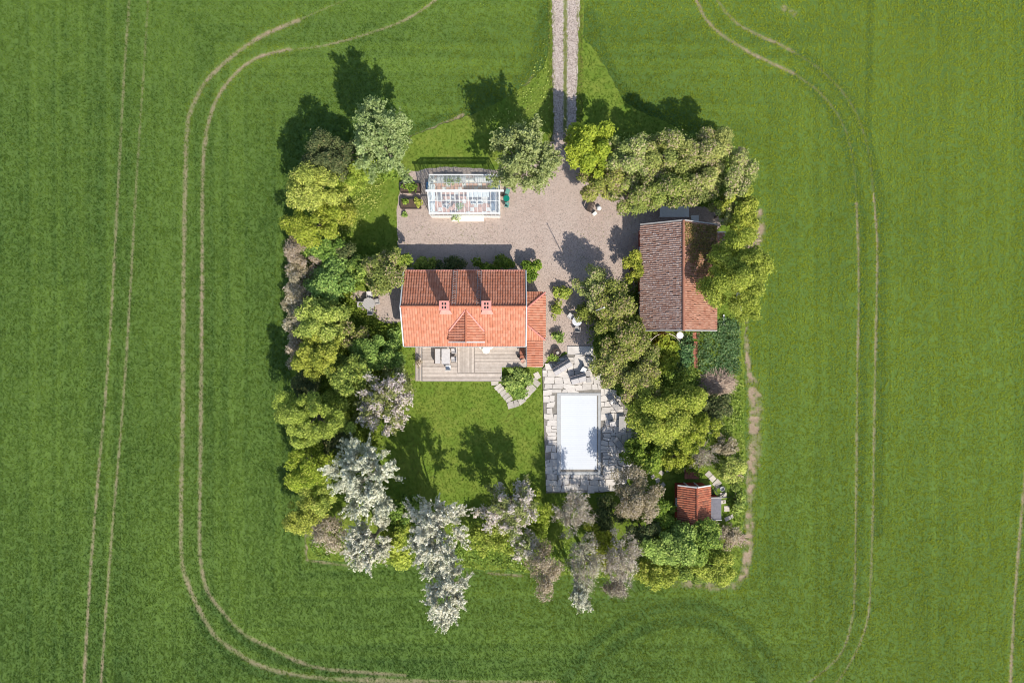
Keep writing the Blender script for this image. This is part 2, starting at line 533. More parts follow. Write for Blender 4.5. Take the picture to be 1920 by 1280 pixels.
def field_masks(X, Y):
    bare = np.zeros(X.shape); halo = np.zeros(X.shape)
    n1 = vnoise(X, Y, .35, 1); n2 = vnoise(X, Y, 1.6, 2); n3 = vnoise(X, Y, 3.7, 12); n4 = vnoise(X, Y, .9, 13)
    for pts, hw, (k0, k1) in TRACKS:
        d, at, L = line_dist(X, Y, pts)
        k = k0 + (k1 - k0) * at / L
        halo = np.maximum(halo, np.clip((hw * 3.2 - d) / (hw * 2.4), 0, 1) * np.minimum(k, 1))
        w = hw * (.55 + .25 * n2 + .25 * n1)
        s = np.clip((w * 1.5 - d) / (w * 1.0), 0, 1)
        rough_ = np.clip(.15 + 1.5 * n1 * n4 * 1.6, 0, 1.1) if hw > .31 else (.62 + .38 * n1)
        bare = np.maximum(bare, np.clip(s * k * rough_ * (.72 + .4 * n3), 0, 1))
    lush = np.zeros(X.shape)
    # crop is darker green in a band round the garden belt
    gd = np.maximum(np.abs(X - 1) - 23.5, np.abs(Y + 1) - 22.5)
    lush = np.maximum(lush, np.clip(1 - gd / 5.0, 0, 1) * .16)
    for pts, hw in LUSH:
        d, at, L = line_dist(X, Y, pts)
        lush = np.maximum(lush, np.clip((hw * 1.6 - d) / hw, 0, 1) * (.5 + .6 * n2))
    tone = .52 + .30 * (vnoise(X, Y, 12, 3) - .5) + .14 * (vnoise(X, Y, 2.4, 4) - .5) + .22 * (vnoise(X, Y, .5, 5) - .5)
    # drill rows run parallel to the garden's edge
    u = np.maximum(np.abs(X - 1) - 24, np.abs(Y + 1) - 24)
    tone += .42 * (vnoise(u * 1.0 + .25 * vnoise(X, Y, 6, 31), u * 0, .40, 6) - .5) + .18 * (vnoise(u * 1.0, u * 0, 2.1, 16) - .5)
    tone = tone - .10 * np.clip((-Y - 20) / 12, 0, 1)  # leaf sheen painted into the crop colour: darker towards the south
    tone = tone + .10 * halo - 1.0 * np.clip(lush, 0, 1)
    dry = np.clip(.25 + .0125 * X - .10 * np.clip(-Y / 36, 0, 1) + .5 * (vnoise(X, Y, 13, 8) - .5) + .2 * (vnoise(X, Y, 1.1, 9) - .5) + halo * .3, 0, .9)  # dry also holds painted leaf sheen: crop yellows to the east, less southwards
    return bare, np.clip(tone, 0, 1), dry

def ground_grid(name, x0, x1, y0, y1, step, zf, mat):
    nx = int((x1 - x0) / step) + 1; ny = int((y1 - y0) / step) + 1
    X, Y = np.meshgrid(np.linspace(x0, x1, nx), np.linspace(y0, y1, ny))
    bare, tone, dry = field_masks(X, Y)
    Z = zf(X, Y, bare)
    V = np.stack([X.ravel(), Y.ravel(), Z.ravel()], 1)
    i = np.arange(nx - 1)[None, :] + np.arange(ny - 1)[:, None] * nx
    i = i.ravel()
    F = np.stack([i, i + 1, i + 1 + nx, i + nx], 1)
    me = np_mesh(name, V, F)
    for nm, a in (('bare', bare), ('tone', tone), ('dry', dry)):
        at = me.attributes.new(nm, 'FLOAT', 'POINT')
        at.data.foreach_set('value', a.ravel().astype(np.float32))
    me.polygons.foreach_set('use_smooth', np.ones(len(me.polygons), dtype=bool))
    return link(name, me, mat)

FG_D, FG_L, FG_Y = (.040, .092, .014), (.165, .262, .036), (.36, .41, .026)
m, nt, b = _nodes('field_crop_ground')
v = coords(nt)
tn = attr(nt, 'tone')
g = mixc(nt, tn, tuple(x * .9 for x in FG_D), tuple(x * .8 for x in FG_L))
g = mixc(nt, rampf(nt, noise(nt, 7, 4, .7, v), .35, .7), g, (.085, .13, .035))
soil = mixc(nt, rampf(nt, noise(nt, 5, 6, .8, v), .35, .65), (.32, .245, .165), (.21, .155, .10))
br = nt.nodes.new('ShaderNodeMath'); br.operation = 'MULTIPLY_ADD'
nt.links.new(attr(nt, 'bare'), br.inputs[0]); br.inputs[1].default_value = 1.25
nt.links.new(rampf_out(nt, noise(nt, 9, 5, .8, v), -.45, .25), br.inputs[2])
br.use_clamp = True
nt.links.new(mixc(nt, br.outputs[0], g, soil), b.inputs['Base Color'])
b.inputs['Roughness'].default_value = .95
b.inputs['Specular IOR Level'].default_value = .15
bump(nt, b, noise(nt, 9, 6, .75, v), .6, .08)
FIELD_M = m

ground_far = MB().prism([(-2500, -2500), (2500, -2500), (2500, 2500), (-2500, 2500)] , -1.0, -.16)
tag(ground_far.build('ground', M('far_field', (.115, .165, .022), (.145, .19, .026), .05, rough=.95, spec=.1, bmp=.5, bscale=5, bdist=.1)), kind='structure')
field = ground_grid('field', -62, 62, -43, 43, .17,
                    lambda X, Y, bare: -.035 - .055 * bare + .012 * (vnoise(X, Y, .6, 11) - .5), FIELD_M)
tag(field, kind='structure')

m, nt, b = _nodes('lawn_ground')
v = coords(nt)
g = mixc(nt, rampf(nt, noise(nt, .35, 5, .7, v), .35, .65), (.105, .17, .020), (.17, .205, .034))
g = mixc(nt, rampf(nt, noise(nt, 1.9, 5, .7, v), .45, .7), g, (.09, .145, .018))
g = mixc(nt, rampf(nt, noise(nt, .8, 6, .75, v), .60, .85), g, (.20, .17, .06))
nt.links.new(g, b.inputs['Base Color'])
b.inputs['Roughness'].default_value = .95
b.inputs['Specular IOR Level'].default_value = .1
bump(nt, b, noise(nt, 14, 5, .75, v), .6, .05)
LAWN_M = m

def sheet(name, poly, z, mat, thick=.0):
    me = bpy.data.meshes.new(name)
    me.from_pydata([(p[0], p[1], z) for p in poly], [], [tuple(range(len(poly)))])
    me.update()
    if me.polygons[0].normal.z < 0:
        me.flip_normals()
    return link(name, me, mat)
tag(sheet('lawn', ragged(GARDEN, .12), 0.0, LAWN_M), kind='structure')

m, nt, b = _nodes('gravel')
v = coords(nt)
vo = nt.nodes.new('ShaderNodeTexVoronoi'); vo.inputs['Scale'].default_value = 15
nt.links.new(v, vo.inputs['Vector'])
sp = nt.nodes.new('ShaderNodeSeparateColor'); nt.links.new(vo.outputs['Color'], sp.inputs[0])
g = mixc(nt, sp.outputs[0], (.275, .21, .172), (.43, .335, .28))
g = mixc(nt, rampf(nt, noise(nt, .28, 5, .7, v), .38, .72), g, (.40, .325, .275))
g = mixc(nt, rampf(nt, sp.outputs[1], .85, .95), g, (.22, .18, .15))
g = mixc(nt, rampf(nt, noise(nt, 2.2, 6, .8, v), .64, .76), g, (.20, .20, .085))
nt.links.new(g, b.inputs['Base Color'])
b.inputs['Roughness'].default_value = .95
b.inputs['Specular IOR Level'].default_value = .15
bump(nt, b, vo.outputs['Distance'], .4, .02)
GRAVEL_M = m
tag(sheet('gravel_yard', ragged(GRAVEL, .10), .014, GRAVEL_M), kind='structure')

m, nt, b = _nodes('driveway_gravel')
v = coords(nt)
sx = nt.nodes.new('ShaderNodeSeparateXYZ'); nt.links.new(v, sx.inputs[0])
dm = nt.nodes.new('ShaderNodeMath'); dm.operation = 'SUBTRACT'; nt.links.new(sx.outputs[0], dm.inputs[0]); dm.inputs[1].default_value = 5.55
da = nt.nodes.new('ShaderNodeMath'); da.operation = 'ABSOLUTE'; nt.links.new(dm.outputs[0], da.inputs[0])
wob = nt.nodes.new('ShaderNodeMath'); wob.operation = 'ADD'
nt.links.new(da.outputs[0], wob.inputs[0]); nt.links.new(rampf_out(nt, noise(nt, 2.5, 6, .8, v), -.42, .42), wob.inputs[1])
midgrass = rampf(nt, wob.outputs[0], .30, .10)
st = mixc(nt, rampf(nt, noise(nt, 8, 5, .8, v), .35, .65), (.50, .435, .38), (.36, .305, .265))
g = mixc(nt, midgrass, st, (.16, .17, .06))
nt.links.new(g, b.inputs['Base Color'])
b.inputs['Roughness'].default_value = .95
bump(nt, b, noise(nt, 16, 5, .8, v), .5, .04)
tag(sheet('driveway', ragged(DRIVE, .14, .3), .026, m), kind='structure')

# ------------------------------------------------------------------ scattered blades
def tuft_mesh(name, nb, length, width, spread, seed, mat):
    r = np.random.default_rng(seed)
    V, F = [], []
    for i in range(nb):
        a = r.uniform(0, 6.283); lean = r.uniform(.35, 1.0) * spread
        L = length * r.uniform(.6, 1.15); w = width * r.uniform(.7, 1.2)
        ox, oy = r.normal(0, length * .32, 2)
        d = np.array([math.cos(a), math.sin(a)]); s = np.array([-d[1], d[0]]) * w / 2
        p1 = d * L * .5 * math.sin(lean * .7); z1 = L * .5 * math.cos(lean * .7)
        p2 = p1 + d * L * .5 * math.sin(lean * 1.25); z2 = z1 + L * .5 * math.cos(lean * 1.25)
        k = len(V)
        V += [(ox - s[0], oy - s[1], 0), (ox + s[0], oy + s[1], 0), (ox + p1[0] + s[0], oy + p1[1] + s[1], z1), (ox + p1[0] - s[0], oy + p1[1] - s[1], z1), (ox + p2[0], oy + p2[1], z2)]
        F += [(k, k + 1, k + 2, k + 3), (k + 3, k + 2, k + 4)]
    me = bpy.data.meshes.new(name)
    me.from_pydata(V, [], F)
    me.materials.append(mat)
    return me

def scatter(name, P, tone, dry, scl, protos, label=None):
    """one stuff object: points carrying instances of a small mesh"""
    me = bpy.data.meshes.new(name)
    me.vertices.add(len(P))
    me.vertices.foreach_set('co', P.astype(np.float32).ravel())
    n = len(P)
    for nm, a in (('tone', tone), ('dry', dry), ('scl', scl), ('rot', rng.uniform(0, 6.283, n))):
        at = me.attributes.new(nm, 'FLOAT', 'POINT')
        at.data.foreach_set('value', a.astype(np.float32))
    at = me.attributes.new('pick', 'INT', 'POINT')
    at.data.foreach_set('value', rng.integers(0, len(protos), n).astype(np.int32))
    o = link(name, me, None)
    ng = bpy.data.node_groups.new(name + '_scatter', 'GeometryNodeTree')
    ng.interface.new_socket('Geometry', in_out='INPUT', socket_type='NodeSocketGeometry')
    ng.interface.new_socket('Geometry', in_out='OUTPUT', socket_type='NodeSocketGeometry')
    N = ng.nodes
    gi = N.new('NodeGroupInput'); go = N.new('NodeGroupOutput')
    def na(nm, t):
        k = N.new('GeometryNodeInputNamedAttribute'); k.data_type = t; k.inputs[0].default_value = nm
        return k.outputs[0]
    prev = None
    join = N.new('GeometryNodeJoinGeometry')
    for i, pm_ in enumerate(protos):
        po = bpy.data.objects.new(name + '_piece', pm_)
        oi = N.new('GeometryNodeObjectInfo'); oi.inputs['Object'].default_value = po
        ip = N.new('GeometryNodeInstanceOnPoints')
        cmp_ = N.new('FunctionNodeCompare'); cmp_.data_type = 'INT'; cmp_.operation = 'EQUAL'
        ng.links.new(na('pick', 'INT'), cmp_.inputs[2]); cmp_.inputs[3].default_value = i
        ng.links.new(gi.outputs[0], ip.inputs['Points'])
        ng.links.new(cmp_.outputs[0], ip.inputs['Selection'])
        ng.links.new(oi.outputs['Geometry'], ip.inputs['Instance'])
        cx = N.new('ShaderNodeCombineXYZ')
        ng.links.new(na('rot', 'FLOAT'), cx.inputs[2])
        er = N.new('FunctionNodeEulerToRotation')
        ng.links.new(cx.outputs[0], er.inputs[0])
        ng.links.new(er.outputs[0], ip.inputs['Rotation'])
        ng.links.new(na('scl', 'FLOAT'), ip.inputs['Scale'])
        ng.links.new(ip.outputs[0], join.inputs[0])
    ng.links.new(join.outputs[0], go.inputs[0])
    md = o.modifiers.new('scatter', 'NODES')
    md.node_group = ng
    o['kind'] = 'stuff'
    if label:
        o['label'] = label
    return o

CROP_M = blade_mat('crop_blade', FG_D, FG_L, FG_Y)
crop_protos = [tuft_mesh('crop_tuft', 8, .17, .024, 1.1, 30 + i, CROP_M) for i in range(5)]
nP = 430000
X = rng.uniform(-58, 58, nP); Y = rng.uniform(-39.5, 39.5, nP)
side = (np.abs(X - 1) - 24) > (np.abs(Y + 1) - 24)          # drill rows run round the garden
ROW = .30
wav = .5 * vnoise(X, Y, 20, 61)
X = np.where(side, (np.round((X + wav) / ROW)) * ROW - wav + rng.normal(0, .085, nP), X)
Y = np.where(side, Y, (np.round((Y + wav) / ROW)) * ROW - wav + rng.normal(0, .085, nP))
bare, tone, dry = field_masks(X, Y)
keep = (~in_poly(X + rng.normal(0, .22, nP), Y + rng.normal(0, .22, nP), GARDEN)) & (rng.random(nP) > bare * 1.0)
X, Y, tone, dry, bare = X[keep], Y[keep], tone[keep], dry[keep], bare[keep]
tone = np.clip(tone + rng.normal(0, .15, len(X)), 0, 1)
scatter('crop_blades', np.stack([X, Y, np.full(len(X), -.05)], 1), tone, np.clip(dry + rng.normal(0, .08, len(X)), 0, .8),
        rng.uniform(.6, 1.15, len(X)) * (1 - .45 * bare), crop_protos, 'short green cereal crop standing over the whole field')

EXCL = [GRAVEL, DRIVE, PXP([(776, 640), (1018, 640), (1018, 690), (944, 690), (944, 716), (776, 716)]), PXP([(752, 505), (1022, 505), (1022, 690), (752, 650)]),
        PXP([(1015, 690), (1062, 655), (1112, 648), (1182, 790), (1182, 880), (1130, 922), (1022, 925)]), PXP([(1198, 412), (1345, 412), (1345, 624), (1198, 624)]),
        PXP([(1268, 900), (1354, 900), (1354, 984), (1268, 984)])]
LAWN_B = blade_mat('lawn_blade', (.070, .140, .012), (.195, .265, .030), (.32, .27, .10))
lawn_protos = [tuft_mesh('lawn_tuft', 10, .085, .020, 1.2, 60 + i, LAWN_B) for i in range(4)]
nP = 120000
X = rng.uniform(-25, 26, nP); Y = rng.uniform(-26, 38, nP)
keep = in_poly(X + rng.normal(0, .2, nP), Y + rng.normal(0, .2, nP), GARDEN)
for e in EXCL: keep &= ~in_poly(X + rng.normal(0, .06, nP), Y + rng.normal(0, .06, nP), e)
X, Y = X[keep], Y[keep]
n_ = vnoise(X, Y, 3.2, 21); n2_ = vnoise(X, Y, .8, 22)
tone = np.clip(.40 + .38 * n_ + .18 * (n2_ - .5) - .35 * np.clip((Y - 21) / 6, 0, 1) + rng.normal(0, .13, len(X)), 0, 1)
dryl = np.clip(.8 * (vnoise(X, Y, 2.6, 23) - .55) + rng.normal(0, .05, len(X)), 0, .6)
scatter('lawn_blades', np.stack([X, Y, np.zeros(len(X))], 1), tone, dryl, rng.uniform(.6, 1.2, len(X)), lawn_protos, 'clipped yellowish green lawn grass')

# weeds and rough grass along the driveway and the verges
nP = 9000
X = rng.uniform(3.2, 9.5, nP); Y = rng.uniform(20, 38, nP)
ed = np.minimum(np.abs(X - 4.1), np.abs(X - 7.05))
keep = ((ed < .34) | (np.abs(X - 5.55) < .24)) & (rng.random(nP) < .6) & (X < 7.4)
X, Y = X[keep], Y[keep]
scatter('driveway_weeds', np.stack([X, Y, np.full(len(X), .02)], 1), rng.random(len(X)), rng.random(len(X)) * .7, rng.uniform(.7, 1.5, len(X)), lawn_protos, 'tufts of grass along the gravel driveway and between its ruts')

def pebble_mesh(name, seed, mat):
    r = np.random.default_rng(seed)
    s = 1.0
    V = [(math.cos(a) * r.uniform(.8, 1.2), math.sin(a) * r.uniform(.8, 1.2), 0) for a in np.linspace(0, 6.283, 6)[:-1]]
    V += [(x * .55, y * .55, .55 * r.uniform(.8, 1.2)) for x, y, z in V]
    F = [(i, (i + 1) % 5, 5 + (i + 1) % 5, 5 + i) for i in range(5)] + [(5, 6, 7, 8, 9)]
    me = bpy.data.meshes.new(name)
    me.from_pydata(V, [], F)
    me.materials.append(mat)
    return me
m, nt, b = _nodes('pebble')
nt.links.new(mixc(nt, attr(nt, 'tone', 'INSTANCER'), (.15, .115, .095), (.50, .42, .36)), b.inputs['Base Color'])
b.inputs['Roughness'].default_value = .9
peb = [pebble_mesh('pebble', 80 + i, m) for i in range(3)]
nP = 60000
X = rng.uniform(-17.5, 22, nP); Y = rng.uniform(-3.5, 23, nP)
keep = in_poly(X, Y, GRAVEL) & ~in_poly(X, Y, PXP([(752, 512), (1022, 512), (1022, 690), (752, 650)])) & ~in_poly(X, Y, PXP([(1202, 422), (1342, 422), (1342, 624), (1202, 624)])) & ~in_poly(X, Y, PXP([(806, 328), (937, 328), (937, 418), (806, 418)]))
X, Y = X[keep], Y[keep]
scatter('loose_gravel', np.stack([X, Y, np.full(len(X), .012)], 1), rng.random(len(X)), rng.random(len(X)), rng.uniform(.02, .045, len(X)), peb, 'loose beige and brown pebbles of the gravel yard')
X = rng.uniform(4.0, 7.2, 14000); Y = rng.uniform(20, 38, 14000)
keep = in_poly(X, Y, DRIVE) & ((np.abs(X - 4.75) < .55) | (np.abs(X - 6.35) < .55))
X, Y = X[keep], Y[keep]
scatter('driveway_pebbles', np.stack([X, Y, np.full(len(X), .024)], 1), rng.random(len(X)), rng.random(len(X)), rng.uniform(.03, .07, len(X)), peb, 'pale crushed stone in the wheel ruts of the driveway')

# weeds that come up through the gravel
nP = 2600
X = rng.uniform(-12, 14, nP); Y = rng.uniform(-2, 20, nP)
keep = in_poly(X, Y, GRAVEL) & (vnoise(X, Y, 2.2, 51) > .62)
for e in EXCL[2:]: keep &= ~in_poly(X, Y, e)
keep &= ~in_poly(X, Y, PXP([(800, 322), (942, 322), (942, 420), (800, 420)]))
X, Y = X[keep], Y[keep]
scatter('gravel_weeds', np.stack([X, Y, np.full(len(X), .012)], 1), rng.random(len(X)), rng.random(len(X)) * .6, rng.uniform(.4, .9, len(X)), lawn_protos, 'sparse weeds coming up through the gravel yard')
# ------------------------------------------------------------------ buildings
def WB(mb, name, mat, parent, smooth=False):
    """build a part whose vertices are world coordinates under an (unrotated) thing"""
    o = mb.build(name, mat, parent, smooth)
    if parent is not None and parent.type == 'EMPTY':
        o.location = -parent.location
    return o

def tiles(parent, name, o, u, v, U, L, mat, inside=None, cw=.25, rl=.36, amp=.06, jit=0.0, seed=1, lift=.03):
    r = np.random.default_rng(seed)
    o = np.array(o, float); u = np.array(u, float); v = np.array(v, float)
    u /= np.linalg.norm(u); v /= np.linalg.norm(v)
    n = np.cross(u, v)
    flip = n[2] < 0
    if flip: n = -n
    nc = max(1, int(round(U / cw))); cw = U / nc
    nr = max(1, int(round(L / rl))); rl = L / nr
    ci, ri = np.meshgrid(np.arange(nc), np.arange(nr))
    ci, ri = ci.ravel(), ri.ravel()
    if inside is not None:
        k = np.array([inside((a + .5) * cw, (c + .5) * rl) for a, c in zip(ci, ri)])
        ci, ri = ci[k], ri[k]
    m = len(ci)
    s = np.array([0, .22, .45, .68, 1.0])
    z = amp * np.array([0.0, .75, 1.0, .45, 0.0])
    tu = np.concatenate([s, s, s]) * cw
    tv = np.concatenate([np.full(5, -.05), np.full(5, -.05), np.full(5, rl)])
    tz = np.concatenate([z - .01, z + lift, z * .9 + .004])
    tf = np.array([[i, i + 1, i + 6, i + 5] for i in range(4)] + [[5 + i, 6 + i, 11 + i, 10 + i] for i in range(4)])
    if flip: tf = tf[:, ::-1]
    ju = r.normal(0, jit, m); jv = r.normal(0, jit, m); jz = np.abs(r.normal(0, jit * .5, m))
    cu = (ci * cw + ju)[:, None] + tu[None]
    cv = (ri * rl + jv)[:, None] + tv[None]
    cz = jz[:, None] + tz[None]
    V = o + cu[..., None] * u + cv[..., None] * v + cz[..., None] * n
    F = (tf[None] + (np.arange(m) * 15)[:, None, None]).reshape(-1, 4)
    var = np.repeat(r.random(m), 8)
    me = np_mesh(name, V.reshape(-1, 3), F, var=var)
    ob = link(name, me, mat, parent)
    if parent.type == 'EMPTY':
        ob.location = -parent.location
    ob['kind'] = 'stuff'
    return ob

def roof_slab(parent, quad, t=.12, mat=None, name='roof_deck'):
    """sloping board under the tiles; quad of 4 points, extruded down"""
    q = [Vector(p) for p in quad]
    n = (q[1] - q[0]).cross(q[-1] - q[0]).normalized()
    if n.z < 0: n = -n
    a = [p - n * .012 for p in q]; b_ = [p - n * t for p in q]
    k = len(q)
    fs = [tuple(range(k)), tuple(range(2 * k - 1, k - 1, -1))] + [(i, (i + 1) % k, k + (i + 1) % k, k + i) for i in range(k)]
    return WB(MB().add(a + b_, fs), name, mat or DARKWOOD, parent)

def ridge_caps(parent, a, b_, mat, r=.13, step=.36, name='ridge_tile'):
    a, b_ = Vector(a), Vector(b_)
    n = max(1, int((b_ - a).length / step))
    mb = MB()
    for i in range(n):
        p, q = a.lerp(b_, i / n), a.lerp(b_, (i + 1.12) / n if i < n - 1 else 1)
        mb.tube([p, q], [r * 1.08, r * .92], 8)
    ob = WB(mb, name, mat, parent)
    ob['kind'] = 'stuff'
    return ob

def window(parent, c, w, h, axis, frame=WHITE, sill=True, name='window', mull=True):
    """axis = outward direction 'x+','x-','y+','y-'; c on the wall face"""
    s = 1 if axis[1] == '+' else -1
    def bx(du, dz, su, sz, d0, d1):
        if axis[0] == 'x':
            return ((c[0] + s * (d0 + d1) / 2, c[1] + du, c[2] + dz), (abs(d1 - d0), su, sz))
        return ((c[0] + du, c[1] + s * (d0 + d1) / 2, c[2] + dz), (su, abs(d1 - d0), sz))
    f = MB()
    for du in (-w / 2, w / 2): f.box(*bx(du, 0, .09, h + .09, -.02, .06))
    for dz in (-h / 2, h / 2): f.box(*bx(0, dz, w - .09, .09, -.02, .06))
    if mull:
        f.box(*bx(0, 0, .05, h - .09, 0, .045)); f.box(*bx(0, h * .12, w - .09, .04, 0, .04))
    o = WB(f, name, frame, parent)
    MBp = MB().box(*bx(0, 0, w - .09, h - .09, -.01, .02))
    MBp.build('pane', WINGLASS, o)
    if sill: MB().box(*bx(0, -h / 2 - .075, w + .2, .05, 0, .14)).build('sill', frame, o)
    return o

def door(parent, c, w, h, axis, mat):
    s = 1 if axis[1] == '+' else -1
    def bx(du, dz, su, sz, d0, d1):
        if axis[0] == 'x':
            return ((c[0] + s * (d0 + d1) / 2, c[1] + du, c[2] + dz), (abs(d1 - d0), su, sz))
        return ((c[0] + du, c[1] + s * (d0 + d1) / 2, c[2] + dz), (su, abs(d1 - d0), sz))
    o = WB(MB().box(*bx(0, h / 2, w, h, -.01, .05)), 'door', mat, parent)
    f = MB()
    for du in (-w / 2 - .06, w / 2 + .06): f.box(*bx(du, h / 2 + .05, .12, h + .1, -.01, .07))
    f.box(*bx(0, h + .06, w, .12, -.01, .07))
    f.build('frame', WHITE, o)
    MB().box(*bx(w * .38, h * .48, .12, .04, .05, .11)).build('handle', METAL_GREY, o)
    return o

# ---- the house
HX0, HX1, HY0, HY1, HE, HR = -10.77, 1.38, -.425, 7.00, 3.12, 5.15
HYR = 3.36
house = empty('house', ((HX0 + HX1) / 2, HYR, 0), label='large house with orange clay tile roof, twin chimneys and a gabled dormer', cat='house')
WB(MB().add([(HX0 + .3, HY0 + .45, 0), (HX1 - .3, HY0 + .45, 0), (HX1 - .3, HY1 - .45, 0), (HX0 + .3, HY1 - .45, 0),
             (HX0 + .3, HY0 + .45, HE + .12), (HX1 - .3, HY0 + .45, HE + .12), (HX1 - .3, HY1 - .45, HE + .12), (HX0 + .3, HY1 - .45, HE + .12),
             (HX0 + .3, HYR, HR - .2), (HX1 - .3, HYR, HR - .2)],
            [(0, 1, 5, 4), (2, 3, 7, 6), (1, 2, 6, 9, 5), (3, 0, 4, 8, 7), (4, 5, 9, 8), (6, 7, 8, 9), (3, 2, 1, 0)]), 'wall', PLASTER, house)
WB(MB().bbox((HX0 + .22, HY0 + .37, -.1), (HX1 - .22, HY1 - .37, .42)), 'plinth', CONCRETE, house)
for i, x in enumerate((-9.4, -7.3, -2.6, -.6)):
    window(house, (x, HY0 + .45, 1.75), 1.2, 1.35, 'y-')
for x in (-9.3, -7.2, -4.6, -2.2, 0):
    window(house, (x, HY1 - .45, 1.85), 1.1, 1.35, 'y+')
for y in (1.6, 4.9):
    window(house, (HX0 + .3, y, 1.85), 1.1, 1.35, 'x-')
    window(house, (HX0 + .3, y * .5 + HYR * .5, 3.75), .8, .95, 'x-')
window(house, (HX1 - .3, HYR, 4.2), .8, .9, 'x+')
door(house, (-4.9, HY0 + .45, .42), 1.6, 2.1, 'y-', WHITE)
up = math.atan2(HR - HE, HYR - HY0)
SL = math.hypot(HR - HE, HYR - HY0)
cs, sn = math.cos(up), math.sin(up)
SLN = math.hypot(HR - HE, HY1 - HYR)
csn, snn = (HY1 - HYR) / SLN, (HR - HE) / SLN
roof_slab(house, [(HX0, HY0, HE), (HX1, HY0, HE), (HX1, HYR, HR), (HX0, HYR, HR)])
roof_slab(house, [(HX0, HY1, HE), (HX1, HY1, HE), (HX1, HYR, HR), (HX0, HYR, HR)])
# dormer numbers
DX, DW, DZE, DZR = -4.47, 1.70, 3.92, 4.98
def main_y(z): return HY0 + (z - HE) * (HYR - HY0) / (HR - HE)
DYE, DYR, DY0 = main_y(DZE), main_y(DZR), -.02
def in_south(a, c):
    x = HX0 + a; y = HY0 + c * cs
    hw = DW * max(0, min(1, (DYR - y) / (DYR - DYE)))
    if y > DY0 - .05 and abs(x - DX) < hw - .05: return False
    return True
tS = tiles(house, 'south_roof_tiles', (HX0 + .06, HY0, HE), (1, 0, 0), (0, cs, sn), HX1 - HX0 - .12, SL, TILE_NEW, in_south, seed=2, jit=.006, amp=.05)
tN = tiles(house, 'north_roof_tiles', (HX0 + .06, HY1, HE), (1, 0, 0), (0, -csn, snn), HX1 - HX0 - .12, SLN, TILE_NEW, seed=3, jit=.006, amp=.075, lift=.022)
ridge_caps(house, (HX0, HYR, HR + .03), (HX1, HYR, HR + .03), TILE_NEW, .13)
for x, s in ((HX0, -1), (HX1, 1)):                      # white verge boards
    for y in (HY0, HY1):
        a, b_ = Vector((x + s * .02, y, HE + .02)), Vector((x + s * .02, HYR, HR + .03))
        d = (b_ - a)
        mid = (a + b_) / 2
        WB(MB().box(mid, (.10, d.length + .04, .24), rx=math.atan2(d.z, d.y) if d.y > 0 else math.atan2(-d.z, -d.y)), 'verge_board', WHITE, house)
for y, s in ((HY0, -1), (HY1, 1)):
    WB(MB().tube([(HX0, y + s * .07, HE - .03), (HX1, y + s * .07, HE - .03)], .075, 8), 'gutter', METAL_GREY if s < 0 else METAL_PINK, house)
    for x in (HX0 + .35, HX1 - .35):
        WB(MB().tube([(x, y + s * .07, HE - .05), (x, y - s * .40, HE - .5), (x, y - s * .40, .1)], .04, 6), 'downpipe', WHITE, house)
# dormer
dorm = WB(MB().add([(DX - DW + .12, DY0 + .10, DZE - 1.0), (DX + DW - .12, DY0 + .10, DZE - 1.0), (DX + DW - .12, DY0 + .10, DZE), (DX, DY0 + .10, DZR - .1), (DX - DW + .12, DY0 + .10, DZE),
                    (DX - DW + .12, DYE, DZE - 1.0), (DX + DW - .12, DYE, DZE - 1.0), (DX + DW - .12, DYE, DZE), (DX, DYR - .1, DZR - .1), (DX - DW + .12, DYE, DZE)],
                   [(0, 1, 2, 3, 4), (1, 6, 7, 2), (0, 4, 9, 5), (2, 7, 8, 3), (4, 3, 8, 9)]), 'dormer_wall', PLASTER, house)
window(house, (DX, DY0 + .10, 3.8), 1.1, .9, 'y-')
DSL = math.hypot(DW, DZR - DZE); dc, ds = DW / DSL, (DZR - DZE) / DSL
for s in (-1, 1):
    roof_slab(house, [(DX + s * DW, DY0, DZE), (DX + s * DW, DYE, DZE), (DX, DYR, DZR), (DX, DY0, DZR)], t=.1)
    tiles(house, 'dormer_tiles', (DX + s * DW, DY0, DZE), (0, 1, 0), (-s * dc, 0, ds), DYR - DY0, DSL, TILE_NEW,
          lambda a, c: DY0 + a < DYE + (DYR - DYE) * c / DSL, seed=5 + s, jit=.005)
    ridge_caps(house, (DX + s * (DW + .03), DYE - .05, DZE + .06), (DX + s * .02, DYR, DZR + .05), METAL_PINK, .09, name='valley_flashing', step=3)
    a, b_ = Vector((DX + s * (DW + .05), DY0 - .06, DZE - .02)), Vector((DX, DY0 - .06, DZR + .03))
    WB(MB().box((a + b_) / 2, ((b_ - a).length, .09, .20), ry=s * math.atan2(b_.z - a.z, DW)), 'dormer_verge_board', WHITE, house)
ridge_caps(house, (DX, DY0 - .05, DZR + .03), (DX, DYR, DZR + .03), TILE_NEW, .11, name='dormer_ridge_tile')
# chimneys
for cx_ in (-6.42, -2.42):
    st_ = WB(MB().bbox((cx_ - .42, HYR - .38, HR - .7), (cx_ + .42, HYR + .42, 6.60)), 'chimney', METAL_PINK, house)
    MB().bbox((cx_ - .47, HYR - .43, 6.60), (cx_ + .47, HYR + .47, 6.68)).build('chimney_cap', METAL_PINK, st_)
    for fx in (-.13, .13):
        for fy in (-.15, .19):
            MB().bbox((cx_ + fx - .075, HYR + fy - .11, 6.67), (cx_ + fx + .075, HYR + fy + .11, 6.69)).build('flue', BLACK, st_)
    WB(MB().add([(cx_ - .62, HYR - .72, main_z) for main_z in (HE + (HYR - .72 - HY0) * math.tan(up) + .10,)] +
                [(cx_ + .62, HYR - .72, HE + (HYR - .72 - HY0) * math.tan(up) + .10), (cx_ + .46, HYR - .38, HR + .12), (cx_ - .46, HYR - .38, HR + .12)], [(0, 1, 2, 3)]), 'chimney_flashing', METAL_PINK, house)
